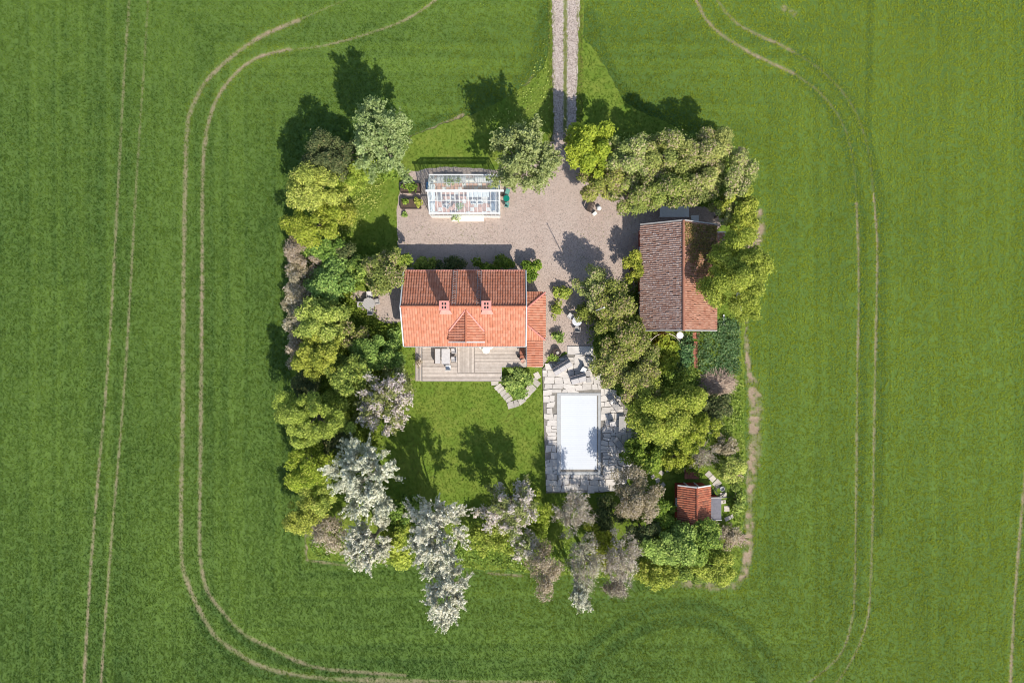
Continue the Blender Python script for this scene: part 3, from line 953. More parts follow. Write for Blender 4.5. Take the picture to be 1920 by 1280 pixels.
# roof ladders on the north slope
for lx in (-5.62, -3.22):
    mb = MB()
    pt = lambda c, off: (0, HY1 - c * csn + snn * off, HE + c * snn + csn * off)
    for dx in (-.19, .19):
        a, b_ = pt(.05, .17), pt(SL - .25, .17)
        mb.tube([(lx + dx, a[1], a[2]), (lx + dx, b_[1], b_[2])], .026, 6)
    ld = WB(mb, 'roof_ladder', METAL_GREY, house)
    for k in range(14):
        p = pt(.2 + k * (SL - .5) / 13.5, .17)
        MB().tube([(lx - .19, p[1], p[2]), (lx + .19, p[1], p[2])], .02, 5).build('rung', METAL_GREY, ld)

# ---- hipped porch and the low roof on the east gable
PXa, PXb, PYa, PYb, PE, PR = 1.42, 3.34, .14, 4.94, 2.4, 3.2
py0, py1 = 1.72, 3.28
WB(MB().bbox((PXa - .2, PYa + .3, 0), (PXb - .3, PYb - .3, PE)), 'porch_wall', PLASTER, house)
window(house, (PXb - .3, 1.5, 1.6), 1.0, 1.2, 'x+'); door(house, (PXb - .3, 3.3, .1), .95, 2.05, 'x+', TEAL)
el = math.hypot(PXb - PXa, PR - PE)
roof_slab(house, [(PXb, PYa, PE), (PXb, PYb, PE), (PXa, py1, PR), (PXa, py0, PR)], t=.1)
tiles(house, 'porch_tiles', (PXb, PYa, PE), (0, 1, 0), (-(PXb - PXa) / el, 0, (PR - PE) / el), PYb - PYa, el, TILE_NEW,
      lambda a, c: (PYa + a > PYa + (py0 - PYa) * c / el) and (PYa + a < PYb - (PYb - py1) * c / el), seed=11, jit=.005)
for ye, yr, sd in ((PYa, py0, 1), (PYb, py1, -1)):
    el2 = math.hypot(yr - ye, PR - PE)
    roof_slab(house, [(PXa, ye, PE), (PXb, ye, PE), (PXa, yr, PR)], t=.1)
    tiles(house, 'porch_tiles', (PXa, ye, PE), (1, 0, 0), (0, (yr - ye) / el2, (PR - PE) / el2), PXb - PXa, el2, TILE_NEW,
          lambda a, c: a < (PXb - PXa) * (1 - c / el2), seed=12 + sd, jit=.005)
    ridge_caps(house, (PXb, ye, PE + .05), (PXa, yr, PR + .05), TILE_CAP, .10, name='hip_tile')
ridge_caps(house, (PXa + .05, py0, PR + .03), (PXa + .05, py1, PR + .03), TILE_CAP, .10, name='hip_tile')
LXa, LXb, LYa, LYb = 1.50, 3.08, -2.55, .10
el = math.hypot(LXb - LXa, .31)
roof_slab(house, [(LXb, LYa, 2.05), (LXb, LYb, 2.05), (LXa, LYb, 2.36), (LXa, LYa, 2.36)], t=.1)
tiles(house, 'low_roof_tiles', (LXb, LYa, 2.05), (0, 1, 0), (-(LXb - LXa) / el, 0, .31 / el), LYb - LYa, el, TILE_NEW, seed=17, jit=.005, amp=.075)
WB(MB().bbox((LXa + .15, LYa + .15, 0), (LXb - .2, LYb, 1.98)), 'low_wall', PLASTER, house)
WB(MB().bbox((LXa - .06, LYa, 2.18), (LXa - .01, LYb, 2.42)), 'fascia_board', METAL_GREY, house)

# ---- the old barn
BX0, BX1, BY0, BY1, BE, BR = 12.87, 20.46, 1.07, 11.70, 2.75, 5.20
BXR = (BX0 + BX1) / 2 - .1
barn = empty('barn', (BXR, (BY0 + BY1) / 2, 0), label='old long barn with mossy brown tile roof beside the gravel yard', cat='barn')
WB(MB().add([(BX0 + .3, BY0 + .25, 0), (BX1 - .3, BY0 + .25, 0), (BX1 - .3, BY1 - .25, 0), (BX0 + .3, BY1 - .25, 0), (BX0 + .3, BY0 + .25, BE + .08), (BX1 - .3, BY0 + .25, BE + .08),
             (BX1 - .3, BY1 - .25, BE + .08), (BX0 + .3, BY1 - .25, BE + .08), (BXR, BY0 + .25, BR - .2), (BXR, BY1 - .25, BR - .2)],
            [(0, 1, 5, 8, 4), (2, 3, 7, 9, 6), (1, 2, 6, 5), (3, 0, 4, 7), (4, 8, 9, 7), (5, 6, 9, 8), (3, 2, 1, 0)]), 'wall', REDWOOD, barn)
for y in (3.2, 9.2): window(barn, (BX0 + .3, y, 1.5), .8, .8, 'x-')
door(barn, (BX0 + .3, 6.2, 0), 2.2, 2.2, 'x-', REDWOOD)
window(barn, (BXR, BY0 + .25, 3.2), .7, .8, 'y-')
bl = math.hypot(BXR - BX0, BR - BE); bl2 = math.hypot(BX1 - BXR, BR - BE)
roof_slab(barn, [(BX0, BY0, BE), (BX0, BY1, BE), (BXR, BY1, BR), (BXR, BY0, BR)])
roof_slab(barn, [(BX1, BY0, BE), (BX1, BY1, BE), (BXR, BY1, BR), (BXR, BY0, BR)])
tiles(barn, 'west_roof_tiles', (BX0, BY0 + .08, BE), (0, 1, 0), ((BXR - BX0) / bl, 0, (BR - BE) / bl), BY1 - BY0 - .16, bl, TILE_OLD, seed=21, jit=.018, cw=.21, rl=.33, amp=.07, lift=.014)
tiles(barn, 'east_roof_tiles', (BX1, BY0 + .08, BE), (0, 1, 0), (-(BX1 - BXR) / bl2, 0, (BR - BE) / bl2), BY1 - BY0 - .16, bl2, TILE_OLD_E, seed=22, jit=.016, cw=.21, rl=.33, amp=.075, lift=.022)
ridge_caps(barn, (BXR, BY0, BR + .03), (BXR, BY1, BR + .03), TILE_OLD_E, .15)
for y in (BY0, BY1):
    for xe in (BX0, BX1):
        a, b_ = Vector((xe, y, BE + .01)), Vector((BXR, y, BR + .02))
        d = b_ - a
        WB(MB().box((a + b_) / 2, (d.length, .11, .20), ry=-math.atan2(d.z, d.x) if d.x > 0 else -math.atan2(-d.z, -d.x)), 'verge_board', GREYWOOD, barn)
# small wing at the north-east corner
WB(MB().bbox((20.45, 9.2, 0), (21.4, 11.0, 2.1)), 'wing_wall', REDWOOD, barn)
WB(MB().box((20.95, 10.1, 2.18), (1.1, 1.9, .10), ry=.12), 'wing_roof', TILE_OLD, barn)
WB(MB().bbox((20.42, 10.98, 2.08), (21.6, 11.09, 2.28)), 'wing_board', WHITE, barn)

# ---- the red shed
SX0, SX1, SY0, SY1, SE, SR = 16.74, 20.03, -18.45, -14.50, 2.2, 3.25
SXR = (SX0 + SX1) / 2
shed = empty('shed', (SXR, (SY0 + SY1) / 2, 0), label='small shed with red orange tile roof and grey side annex', cat='shed')
WB(MB().add([(SX0 + .2, SY0 + .2, 0), (SX1 - .2, SY0 + .2, 0), (SX1 - .2, SY1 - .2, 0), (SX0 + .2, SY1 - .2, 0), (SX0 + .2, SY0 + .2, SE + .06), (SX1 - .2, SY0 + .2, SE + .06),
             (SX1 - .2, SY1 - .2, SE + .06), (SX0 + .2, SY1 - .2, SE + .06), (SXR, SY0 + .2, SR - .15), (SXR, SY1 - .2, SR - .15)],
            [(0, 1, 5, 8, 4), (2, 3, 7, 9, 6), (1, 2, 6, 5), (3, 0, 4, 7), (4, 8, 9, 7), (5, 6, 9, 8), (3, 2, 1, 0)]), 'wall', REDWOOD, shed)
door(shed, (SXR, SY1 - .2, .1), .9, 1.9, 'y+', REDWOOD)
window(shed, (SX0 + .2, -16.5, 1.4), .7, .7, 'x-')
sl = math.hypot(SXR - SX0, SR - SE)
for s, x in ((1, SX0), (-1, SX1)):
    roof_slab(shed, [(x, SY0, SE), (x, SY1, SE), (SXR, SY1, SR), (SXR, SY0, SR)], t=.1)
    tiles(shed, 'roof_tiles', (x, SY0 + .06, SE), (0, 1, 0), (s * (SXR - SX0) / sl, 0, (SR - SE) / sl), SY1 - SY0 - .12, sl, TILE_SHED, seed=31 + s, jit=.010, cw=.22, rl=.33, lift=.016)
    for y in (SY0, SY1):
        a, b_ = Vector((x, y, SE + .03)), Vector((SXR, y, SR + .05))
        d = b_ - a
        WB(MB().box((a + b_) / 2, (d.length, .10, .18), ry=-math.atan2(d.z, d.x) if d.x > 0 else -math.atan2(-d.z, -d.x)), 'verge_board', WHITE, shed)
ridge_caps(shed, (SXR, SY0, SR + .03), (SXR, SY1, SR + .03), TILE_SHED, .11)
WB(MB().bbox((SX1 - .2, -18.1, 0), (21.2, -15.95, 1.50)), 'annex_wall', REDWOOD, shed)
WB(MB().box((20.66, -17.02, 1.60), (1.30, 2.2, .07), ry=.06), 'annex_roof', ZINC, shed)
for y in (-15.88, -18.16):
    WB(MB().box((20.68, y, 1.62), (1.36, .09, .14), ry=.06), 'annex_board', GREYWOOD, shed)

# brick doorstep in front of the shed
stp = empty('brick_step', (18.7, -13.75, 0), label='red brick doorstep in the shade north of the small shed', cat='step')
k = 0
for i in range(6):
    for j in range(4):
        o = MB().box((-.62 + i * .25 + (.0), -.42 + j * .26, .06), (.235, .245, .12)).build('brick', BRICK, stp)

# ---- the greenhouse
GX0, GX1, GY0, GY1, GE, GR = -8.31, -1.23, 12.87, 16.73, 2.5, 4.0
GYR = (GY0 + GY1) / 2
gh = empty('greenhouse', ((GX0 + GX1) / 2, GYR, 0), label='white framed glass greenhouse standing on the gravel yard', cat='greenhouse')
WB(MB().bbox((GX0, GY0, -.05), (GX1, GY0 + .18, .42)).bbox((GX0, GY1 - .18, -.05), (GX1, GY1, .42)).bbox((GX0, GY0 + .18, -.05), (GX0 + .18, GY1 - .18, .42)).bbox((GX1 - .18, GY0 + .18, -.05), (GX1, GY1 - .18, .42)), 'base_wall', PLASTER, gh)
ncol = 16
gl = math.hypot(GYR - GY0, GR - GE)
cw_ = (GX1 - GX0) / ncol
for i in range(ncol + 1):
    x = GX0 + i * cw_
    for ye in (GY0, GY1):
        WB(MB().tube([(x, ye, GE), (x, GYR, GR)], .019 if i % ncol else .045, 4), 'rafter', WHITE, gh)
        WB(MB().tube([(x, ye, .42), (x, ye, GE)], .018 if i % ncol else .045, 4), 'stud', WHITE, gh)
def roof_pt(x, c, s):
    ye = GY0 if s < 0 else GY1
    return (x, ye + (GYR - ye) * c, GE + (GR - GE) * c)
for s in (-1, 1):
    ye = GY0 if s < 0 else GY1
    c0 = .56 if s < 0 else .52
    WB(MB().tube([roof_pt(GX0, c0, s), roof_pt(GX1, c0, s)], .022, 4), 'glazing_bar', WHITE, gh)
    WB(MB().tube([(GX0, ye, .42), (GX1, ye, .42)], .04, 4), 'sill_rail', WHITE, gh)
    WB(MB().bbox((GX0 - .06, ye - .06, GE - .06), (GX1 + .06, ye + .06, GE + .04)), 'eave_beam', WHITE, gh)
    for i in range(ncol):
        xa, xb = GX0 + i * cw_ + .02, GX0 + (i + 1) * cw_ - .02
        for ca, cb in ((.02, c0 - .01), (c0 + .01, .98)):
            q = [roof_pt(xa, ca, s), roof_pt(xb, ca, s), roof_pt(xb, cb, s), roof_pt(xa, cb, s)]
            WB(MB().add(q, [(0, 1, 2, 3)]), 'roof_pane', GLASS, gh)
        WB(MB().add([(xa, ye, .46), (xb, ye, .46), (xb, ye, GE - .06), (xa, ye, GE - .06)], [(0, 1, 2, 3)]), 'wall_pane', GLASS, gh)
for x in (GX0, GX1):
    n_ = 8
    for i in range(n_):
        ya, yb = GY0 + (GY1 - GY0) * i / n_, GY0 + (GY1 - GY0) * (i + 1) / n_
        za = GE + (GR - GE) * (1 - abs(ya - GYR) / (GYR - GY0)); zb = GE + (GR - GE) * (1 - abs(yb - GYR) / (GYR - GY0))
        WB(MB().add([(x, ya + .02, .46), (x, yb - .02, .46), (x, yb - .02, zb - .05), (x, ya + .02, za - .05)], [(0, 1, 2, 3)]), 'gable_pane', GLASS, gh)
        if i: WB(MB().tube([(x, ya, .42), (x, ya, za)], .028, 4), 'stud', WHITE, gh)
    WB(MB().tube([(x, GY0, GE), (x, GY1, GE)], .04, 4), 'tie_rail', WHITE, gh)
WB(MB().bbox((GX0 - .18, GYR - .09, GR - .06), (GX1 + .42, GYR + .09, GR + .09)), 'ridge_beam', WHITE, gh)
for i in range(9):      # casement lights in the south roof
    xa, xb = GX0 + (i + 1) * cw_ + .05, GX0 + (i + 2) * cw_ - .05
    f = MB()
    for p, q in (((xa, .60), (xb, .60)), ((xb, .60), (xb, .95)), ((xb, .95), (xa, .95)), ((xa, .95), (xa, .60))):
        a = Vector(roof_pt(p[0], p[1], -1)) + Vector((0, -.02, .04)); b_ = Vector(roof_pt(q[0], q[1], -1)) + Vector((0, -.02, .04))
        f.tube([a, b_], .014, 4)
    WB(f, 'roof_light_frame', WHITE, gh)
# its floor: chequer of terracotta and pale tiles
fl = empty('tiled_floor', ((GX0 + GX1) / 2, GYR, 0)); fl['kind'] = 'structure'
tm = None
for i in range(16):
    for j in range(8):
        x = GX0 + .22 + (i + .5) * (GX1 - GX0 - .44) / 16; y = GY0 + .22 + (j + .5) * (GY1 - GY0 - .44) / 8
        t = MB()
        if tm is None:
            tm = [t.bbox((-.2, -.205, 0), (.2, .205, .04)).mesh('tile_t'), None]
            tm[1] = tm[0].copy(); tm[0].materials.append(TERRA); tm[1].materials.append(PALETILE)
        pale = (j in (3, 4) and i > 8) or (i * 3 + j * 5) % 4 == 0 or i > 13
        o = bpy.data.objects.new('floor_tile', tm[1] if pale else tm[0]); COL.objects.link(o); o.parent = fl
        o.location = (x - fl.location.x, y - fl.location.y, .0)
# north paving strip and front step
pv = MB().bbox((GX0 + 1.9, GY1 + .05, 0), (GX0 + 4.6, GY1 + .42, .07)).build('paving_strip', CONCRETE); tag(pv, kind='structure')
fs_ = MB().bbox((W(847, 0)[0], W(0, 415.5)[1], 0), (W(907, 0)[0], GY0 - .02, .16)).build('front_step', CREAM)
tag(fs_, 'cream slab step along the south side of the greenhouse', 'step')
# ------------------------------------------------------------------ patio, pool, deck
PZ = .16
PATIO = PXP([(1017, 692), (1030, 678), (1062, 664), (1118, 666), (1126, 700), (1150, 735), (1176, 765), (1186, 800), (1190, 850), (1186, 885), (1165, 915), (1130, 923), (1024, 924)], PZ)
patio = empty('stone_patio', (6.5, -9, 0)); patio['kind'] = 'structure'
o = MB().prism(PATIO, -.02, PZ - .045).build('patio_bed', JOINT, patio); o.location = -patio.location
pc0, pc1 = W(1044.5, 890, PZ), W(1126, 736.5, PZ)       # coping outer corners
def clip(poly, a, b_, c):
    """keep a*x+b*y<=c"""
    out = []
    for i in range(len(poly)):
        p, q = poly[i], poly[(i + 1) % len(poly)]
        dp, dq = a * p[0] + b_ * p[1] - c, a * q[0] + b_ * q[1] - c
        if dp <= 0: out.append(p)
        if dp * dq < 0:
            t = dp / (dp - dq)
            out.append((p[0] + (q[0] - p[0]) * t, p[1] + (q[1] - p[1]) * t))
    return out
random.seed(11)
cnt = 0
lx0, lx1 = PATIO[-1], PATIO[0]
def left_x(y): return lx0[0] + (lx1[0] - lx0[0]) * (y - lx0[1]) / (lx1[1] - lx0[1])
rowy = -16.2
while rowy < -.9:
    rh = random.uniform(.5, .88)
    x = 2.6 + random.uniform(0, .3)
    ph_ = random.uniform(0, 6)
    wv = lambda xx, yy: yy + .09 * math.sin(xx * 1.3 + yy * .9) + .05 * math.sin(xx * 3.1 + yy * 2)
    while x < 13.2:
        sw = random.choice((.55, .65, .75, .9, 1.1)) * random.uniform(.85, 1.15)
        cells = [(x, x + sw, rowy, rowy + rh)]
        if rh > .66 and random.random() < .35:
            m_ = rowy + rh * random.uniform(.4, .6)
            cells = [(x, x + sw, rowy, m_), (x, x + sw, m_, rowy + rh)]
        for (xa, xb, ya, yb) in cells:
            j = lambda: random.uniform(-.035, .035)
            g_ = .016
            sk_ = random.uniform(-.07, .07)
            poly = [(xa + g_ + j() - sk_, wv(xa, ya) + g_ + j()), (xb - g_ + j() - sk_, wv(xb, ya) + g_ + j()), (xb - g_ + j() + sk_, wv(xb, yb) - g_ + j()), (xa + g_ + j() + sk_, wv(xa, yb) - g_ + j())]
            if random.random() < .4:      # knocked off corner
                k_ = random.randrange(4)
                p0, p1, p2 = poly[k_ - 1], poly[k_], poly[(k_ + 1) % 4]
                f_ = random.uniform(.15, .3)
                poly[k_:k_ + 1] = [(p1[0] + (p0[0] - p1[0]) * f_, p1[1] + (p0[1] - p1[1]) * f_), (p1[0] + (p2[0] - p1[0]) * f_, p1[1] + (p2[1] - p1[1]) * f_)]
            c = (sum(q[0] for q in poly) / len(poly), sum(q[1] for q in poly) / len(poly))
            if not in_poly(np.array([c[0]]), np.array([c[1]]), PATIO)[0]: continue
            if pc0[0] < c[0] < pc1[0] and pc0[1] < c[1] < pc1[1]: continue
            dl = [pc0[0] - c[0], c[0] - pc1[0], pc0[1] - c[1], c[1] - pc1[1]]
            k_ = dl.index(max(dl))
            if k_ == 0: poly = clip(poly, 1, 0, pc0[0] - .02)
            elif k_ == 1: poly = clip(poly, -1, 0, -pc1[0] - .02)
            elif k_ == 2: poly = clip(poly, 0, 1, pc0[1] - .02)
            else: poly = clip(poly, 0, -1, -pc1[1] - .02)
            poly = clip(poly, -1, 0, -left_x(c[1]))
            poly = clip(poly, 0, -1, -lx0[1])
            if len(poly) < 3: continue
            z = PZ + random.uniform(-.012, .012)
            o = MB().prism([(q[0] - c[0], q[1] - c[1]) for q in poly], -.08, 0, inset=.012).build('flagstone', FLAG, patio)
            o.location = (c[0] - patio.location.x, c[1] - patio.location.y, z)
            cnt += 1
        x += sw
    rowy += rh
# pool
pool = empty('swimming_pool', ((pc0[0] + pc1[0]) / 2, (pc0[1] + pc1[1]) / 2, 0), label='rectangular swimming pool under a white slatted cover on the stone patio', cat='pool')
ci0, ci1 = W(1050.5, 884.5, PZ), W(1121.5, 741, PZ)
for a, b_ in (((pc0[0], pc0[1]), (ci0[0], pc1[1])), ((ci1[0], pc0[1]), (pc1[0], pc1[1])), ((ci0[0] + .003, pc0[1]), (ci1[0] - .003, ci0[1])), ((ci0[0] + .003, ci1[1]), (ci1[0] - .003, pc1[1]))):
    WB(MB().bbox((a[0], a[1], -.05), (b_[0], b_[1], PZ + .02)), 'coping_slab', POOLSTEEL, pool)
WB(MB().bbox((ci0[0] - .002, ci0[1] - .002, -.3), (ci1[0] + .002, ci1[1] + .002, .055)), 'water', WATER, pool)
cv0, cv1 = W(1051, 879.5, .12), W(1119, 741.5, .12)
ns = 40
sm = MB().bbox((0, .002, 0), (cv1[0] - cv0[0], (cv1[1] - cv0[1]) / ns - .002, .05)).mesh('cover_slat')
sm.materials.append(COVER)
for i in range(ns):
    o = bpy.data.objects.new('cover_slat', sm); COL.objects.link(o); o.parent = pool
    o.location = (cv0[0] - pool.location.x, cv0[1] + i * (cv1[1] - cv0[1]) / ns - pool.location.y, .075)
# pale concrete slab north of the patio
sa, sb = W(1064, 667), W(1112, 649)
tag(MB().bbox((sa[0], sa[1] + .02, 0), (sb[0], sb[1], .10)).build('concrete_slab', CONCRETE), kind='structure')

# deck
DZ = .36
deck = empty('wooden_deck', (-4.5, -2.2, 0)); deck['kind'] = 'structure'
def planks(x0, y0, x1, y1, along, z=DZ, pitch=.146):
    xa, ya = W(x0, y1, z); xb, yb = W(x1, y0, z)
    n = max(1, int(round(((yb - ya) if along == 'x' else (xb - xa)) / pitch)))
    for i in range(n):
        if along == 'x':
            p = (yb - ya) / n
            a, b_ = (xa, ya + i * p + .005), (xb, ya + (i + 1) * p - .005)
        else:
            p = (xb - xa) / n
            a, b_ = (xa + i * p + .005, ya), (xa + (i + 1) * p - .005, yb)
        zz = z + random.uniform(-.003, .003)
        o = MB().bbox((a[0], a[1], zz - .035), (b_[0], b_[1], zz)).build('plank', PLANK, deck)
        o.location = -deck.location
planks(792, 640, 857.5, 699, 'x')
planks(858, 640, 889.5, 698.5, 'y')
planks(890, 640, 987, 686.5, 'x')
planks(890, 687, 940.3, 698.5, 'x')
planks(792, 699, 940.3, 714, 'x')
planks(786.5, 646, 791.5, 714, 'y', .25)
planks(779, 646, 785.8, 714, 'y', .12)
for (x0, y0, x1, y1, z) in ((779, 646, 985, 713, .06),):
    a, b_ = W(x0, y1, .1), W(x1, 640, .1)
    o = MB().bbox((W(786, 0)[0], W(0, 713)[1], .0), (W(940, 0)[0], W(0, 640)[1], .08)).bbox((W(940, 0)[0], W(0, 686)[1], 0), (W(986, 0)[0], W(0, 640)[1], .08)).build('joists', DARKWOOD, deck)
    o.location = -deck.location
for (a, b_) in (((W(791.6, 0)[0], W(0, 714.6)[1], .02), (W(940.6, 0)[0], W(0, 714)[1], DZ - .01)), ((W(940.4, 0)[0], W(0, 714.6)[1], .02), (W(941, 0)[0], W(0, 687)[1], DZ + .006)),
                ((W(791.3, 0)[0], W(0, 714)[1], .25), (W(791.8, 0)[0], W(0, 646)[1], DZ - .01)), ((W(785.9, 0)[0], W(0, 714)[1], .12), (W(786.4, 0)[0], W(0, 646)[1], .24)),
                ((W(941, 0)[0], W(0, 688)[1], .02), (W(986, 0)[0], W(0, 687)[1], DZ + .006))):
    o = MB().bbox(a, b_).build('fascia', GREYWOOD, deck); o.location = -deck.location

# stepping stones
def slab(px, py, w, d, rz, label, group, z=.05, name='stepping_stone'):
    n = random.randint(5, 7)
    pol = [(-w / 2, -d / 2), (w / 2 * random.uniform(.85, 1), -d / 2 * random.uniform(.9, 1)), (w / 2, d / 2 * random.uniform(.85, 1)), (-w / 2 * random.uniform(.85, 1), d / 2)]
    o = MB().prism(pol, -.06, z, inset=.02).build(name, SLAB)
    x, y = W(px, py)
    o.location = (x, y, 0); o.rotation_euler = (0, 0, rz)
    return tag(o, label, 'paving stone', group)
ORD = ['first', 'second', 'third', 'fourth', 'fifth', 'sixth', 'seventh', 'eighth', 'ninth', 'tenth', 'eleventh', 'twelfth', 'thirteenth', 'fourteenth']
random.seed(5)
path = [(928, 718, .8, .45, .1), (934, 725, .85, .42, .75), (939, 730, .85, .38, .72), (944.5, 735.5, .9, .5, .72), (950, 742, .9, .45, .72), (954.5, 749, .85, .45, .5), (958, 759, .75, .75, .25),
        (968, 756, .6, .75, .3), (978, 751, .8, .65, .65), (985, 742, .78, .75, -.75), (991, 732.5, .62, .95, .82), (997.5, 725.5, .55, 1.0, .8), (1004.5, 716.5, .62, 1.0, .85), (1007, 704, .6, .75, .5)]
for i, p in enumerate(path):
    slab(p[0], p[1], p[2], p[3], (.62 if 0 < i < 6 else p[4]), 'pale stepping stone, %s of the curved path from deck to patio' % ORD[i], 'stepping stones round the leafy bed')
shp = [(1328.6, 888.5, .6, .65, -.75), (1336, 896.6, .6, .65, -.75), (1344.5, 906, .7, .85, -.75), (1356, 928, .75, .6, .1), (1355.5, 940.5, .6, .42, .1), (1362.5, 953, .6, .6, .1), (1367, 970, 1.0, .42, .45)]
for i, p in enumerate(shp):
    slab(*p, 'pale slab, %s from the north of the path beside the shed annex' % ORD[i], 'slabs beside the shed')
sm2 = [(1203, 876), (1212, 868), (1216, 884), (1224, 893), (1233, 900), (1240, 886), (1228, 872), (1253, 880), (1268, 878), (1284, 880), (1243, 908)]
for i, p in enumerate(sm2):
    slab(p[0], p[1], random.uniform(.35, .6), random.uniform(.35, .5), random.uniform(-1, 1), 'small pale stone, %s from the patio on the overgrown path to the shed' % ORD[i], 'stones on the overgrown path', .04)

# brick path by the vegetable patch
bp = empty('brick_path', (W(1304, 655)[0], W(1304, 655)[1], 0)); bp['kind'] = 'structure'
bm_ = MB().bbox((-.12, -.06, 0), (.12, .06, .05)).mesh('path_brick'); bm_.materials.append(BRICK)
def bricks_at(x0, x1, y0, y1):
    y = y0
    while y < y1:
        x = x0 + random.uniform(0, .06)
        while x < x1:
            o = bpy.data.objects.new('brick', bm_); COL.objects.link(o); o.parent = bp
            q = W(x, y)
            o.location = (q[0] - bp.location.x, q[1] - bp.location.y, random.uniform(0, .02)); o.rotation_euler = (0, 0, random.uniform(-.12, .12))
            x += 4.7
        y += 2.5
bricks_at(1300, 1312, 624, 636)
bricks_at(1301, 1306, 641, 690)

# ------------------------------------------------------------------ furniture builders (local coordinates, base at z=0)
def chair(name, label, cat, loc, rz, mat, seatmat=None, group=None, w=.52, arms=True, hb=.85):
    t = empty(name, loc, rz, label, cat, group)
    sm_ = seatmat or mat
    MB().box((0, 0, .43), (w, .5, .05)).build('seat', sm_, t)
    MB().box((0, .25, .66), (w, .05, hb - .45), rx=-.18).build('backrest', sm_, t)
    for sx_ in (-1, 1):
        for sy_ in (-1, 1):
            MB().tube([(sx_ * (w / 2 - .03), sy_ * .22, 0), (sx_ * (w / 2 - .03), sy_ * .21, .41)], .02, 6).build('leg', mat, t)
        if arms:
            MB().box((sx_ * (w / 2 + .02), 0, .64), (.045, .5, .03)).tube([(sx_ * (w / 2 + .02), -.2, .41), (sx_ * (w / 2 + .02), -.2, .63)], .018, 6).build('armrest', mat, t)
    return t
def round_table(name, label, loc, r, h, mat, group=None, slats=False):
    t = empty(name, loc, random.uniform(0, 1), label, 'table', group)
    if slats:
        n = 9
        for i in range(n):
            y = -r + (i + .5) * 2 * r / n
            hw = math.sqrt(max(.01, r * r - y * y))
            MB().box((0, y, h - .015), (2 * hw, 2 * r / n - .012, .03)).build('slat', mat, t)
        MB().lathe([(r * .98, -.01), (r * .98, .01), (r * .9, .012)], (0, 0, h - .05), 24).build('rim', mat, t)
    else:
        MB().lathe([(r * .96, -.02), (r, -.008), (r, .008), (r * .97, .015)], (0, 0, h - .015), 28).build('table_top', mat, t)
    for k in range(4):
        a = k * math.pi / 2 + .4
        MB().tube([(math.cos(a) * r * .75, math.sin(a) * r * .75, 0), (math.cos(a) * r * .6, math.sin(a) * r * .6, h - .04)], .022, 6).build('leg', mat, t)
    return t
def rect_table(name, label, loc, rz, w, d, h, mat, slats=0, group=None, cat='table'):
    t = empty(name, loc, rz, label, cat, group)
    if slats:
        for i in range(slats):
            MB().box((0, -d / 2 + (i + .5) * d / slats, h - .015), (w, d / slats - .012, .03)).build('slat', mat, t)
    else:
        MB().box((0, 0, h - .02), (w, d, .04)).build('table_top', mat, t)
    for a in (-1, 1):
        for b_ in (-1, 1):
            MB().box((a * (w / 2 - .06), b_ * (d / 2 - .06), (h - .05) / 2), (.06, .06, h - .05)).build('leg', mat, t)
        MB().box((a * (w / 2 - .06), 0, h - .07), (.03, d - .2, .05)).build('rail', mat, t)
    return t
def sofa(label, loc, rz, w, d, seats, group=None):
    t = empty('garden_sofa', loc, rz, label, 'sofa', group)
    MB().box((0, 0, .15), (w, d, .26)).build('base', WICKER, t)
    MB().box((0, d / 2 - .08, .42), (w, .14, .52)).build('back_frame', WICKER, t)
    for i in range(seats):
        x = -w / 2 + (i + .5) * w / seats
        MB().box((x, -.10, .34), (w / seats - .03, d - .26, .12)).build('seat_cushion', GREYFAB, t)
        MB().box((x, d / 2 - .22, .55), (w / seats - .03, .20, .40), rx=-.2).build('back_cushion', NAVY, t)
    return t
def lounger(label, loc, rz, L=1.55, w=.62, group=None):
    t = empty('lounge_chair', loc, rz, label, 'lounge chair', group)
    n = 9
    for i in range(n):
        y = -L / 2 + (i + .5) * L * .58 / n
        MB().box((0, y, .32), (w, L * .58 / n - .018, .025)).build('seat_slat', GREYWOOD, t)
    for i in range(6):
        c = (i + .5) / 6 * L * .42
        MB().box((0, L * .08 + c * .8, .34 + c * .6), (w, L * .42 / 6 - .015, .025), rx=.64).build('back_slat', GREYWOOD, t)
    MB().box((0, L * .08 + .23, .56), (w - .06, .36, .06), rx=.64).build('head_cushion', GREYFAB, t)
    for a in (-1, 1):
        MB().box((a * (w / 2 + .02), -L * .1, .30), (.04, L * .8, .05)).build('side_rail', NAVY, t)
        for y in (-L * .44, L * .2):
            MB().box((a * (w / 2 + .02), y, .14), (.05, .05, .28)).build('leg', NAVY, t)
    return t

# deck furniture
D = lambda px, py, h=.6: (W(px, py, DZ + h)[0], W(px, py, DZ + h)[1], DZ)
rect_table('dining_table', 'pale grey rectangular table on the wooden deck', D(836, 668), 0, .86, 1.55, .74, GREYFAB)
t = empty('deck_bench', D(820.5, 667.5, .45), 0, 'pale cushioned long bench left of the deck table', 'bench')
MB().box((0, 0, .41), (.56, 1.5, .10)).build('seat_cushion', GREYFAB, t)
MB().box((-.30, 0, .62), (.07, 1.5, .45)).build('backrest', DARKWOOD, t)
MB().box((0, 0, .345), (.58, 1.52, .03)).build('frame', DARKWOOD, t)
for a in (-1, 1):
    for b_ in (-1, 1): MB().box((a * .25, b_ * .7, .17), (.05, .05, .33)).build('leg', DARKWOOD, t)
chair('deck_chair', 'dark framed armchair at the deck table, the one nearer the house', 'chair', D(850.5, 657.5), -math.pi / 2, DARKWOOD, GREYFAB, 'armchairs at the deck table')
chair('deck_chair', 'dark framed armchair at the deck table, the one farther from the house', 'chair', D(850.5, 673.5), -math.pi / 2, DARKWOOD, GREYFAB, 'armchairs at the deck table')
t = chair('deck_chair', 'white armchair at the south end of the deck table', 'chair', D(840, 689), math.pi, DARKWOOD, WHITE, arms=False)
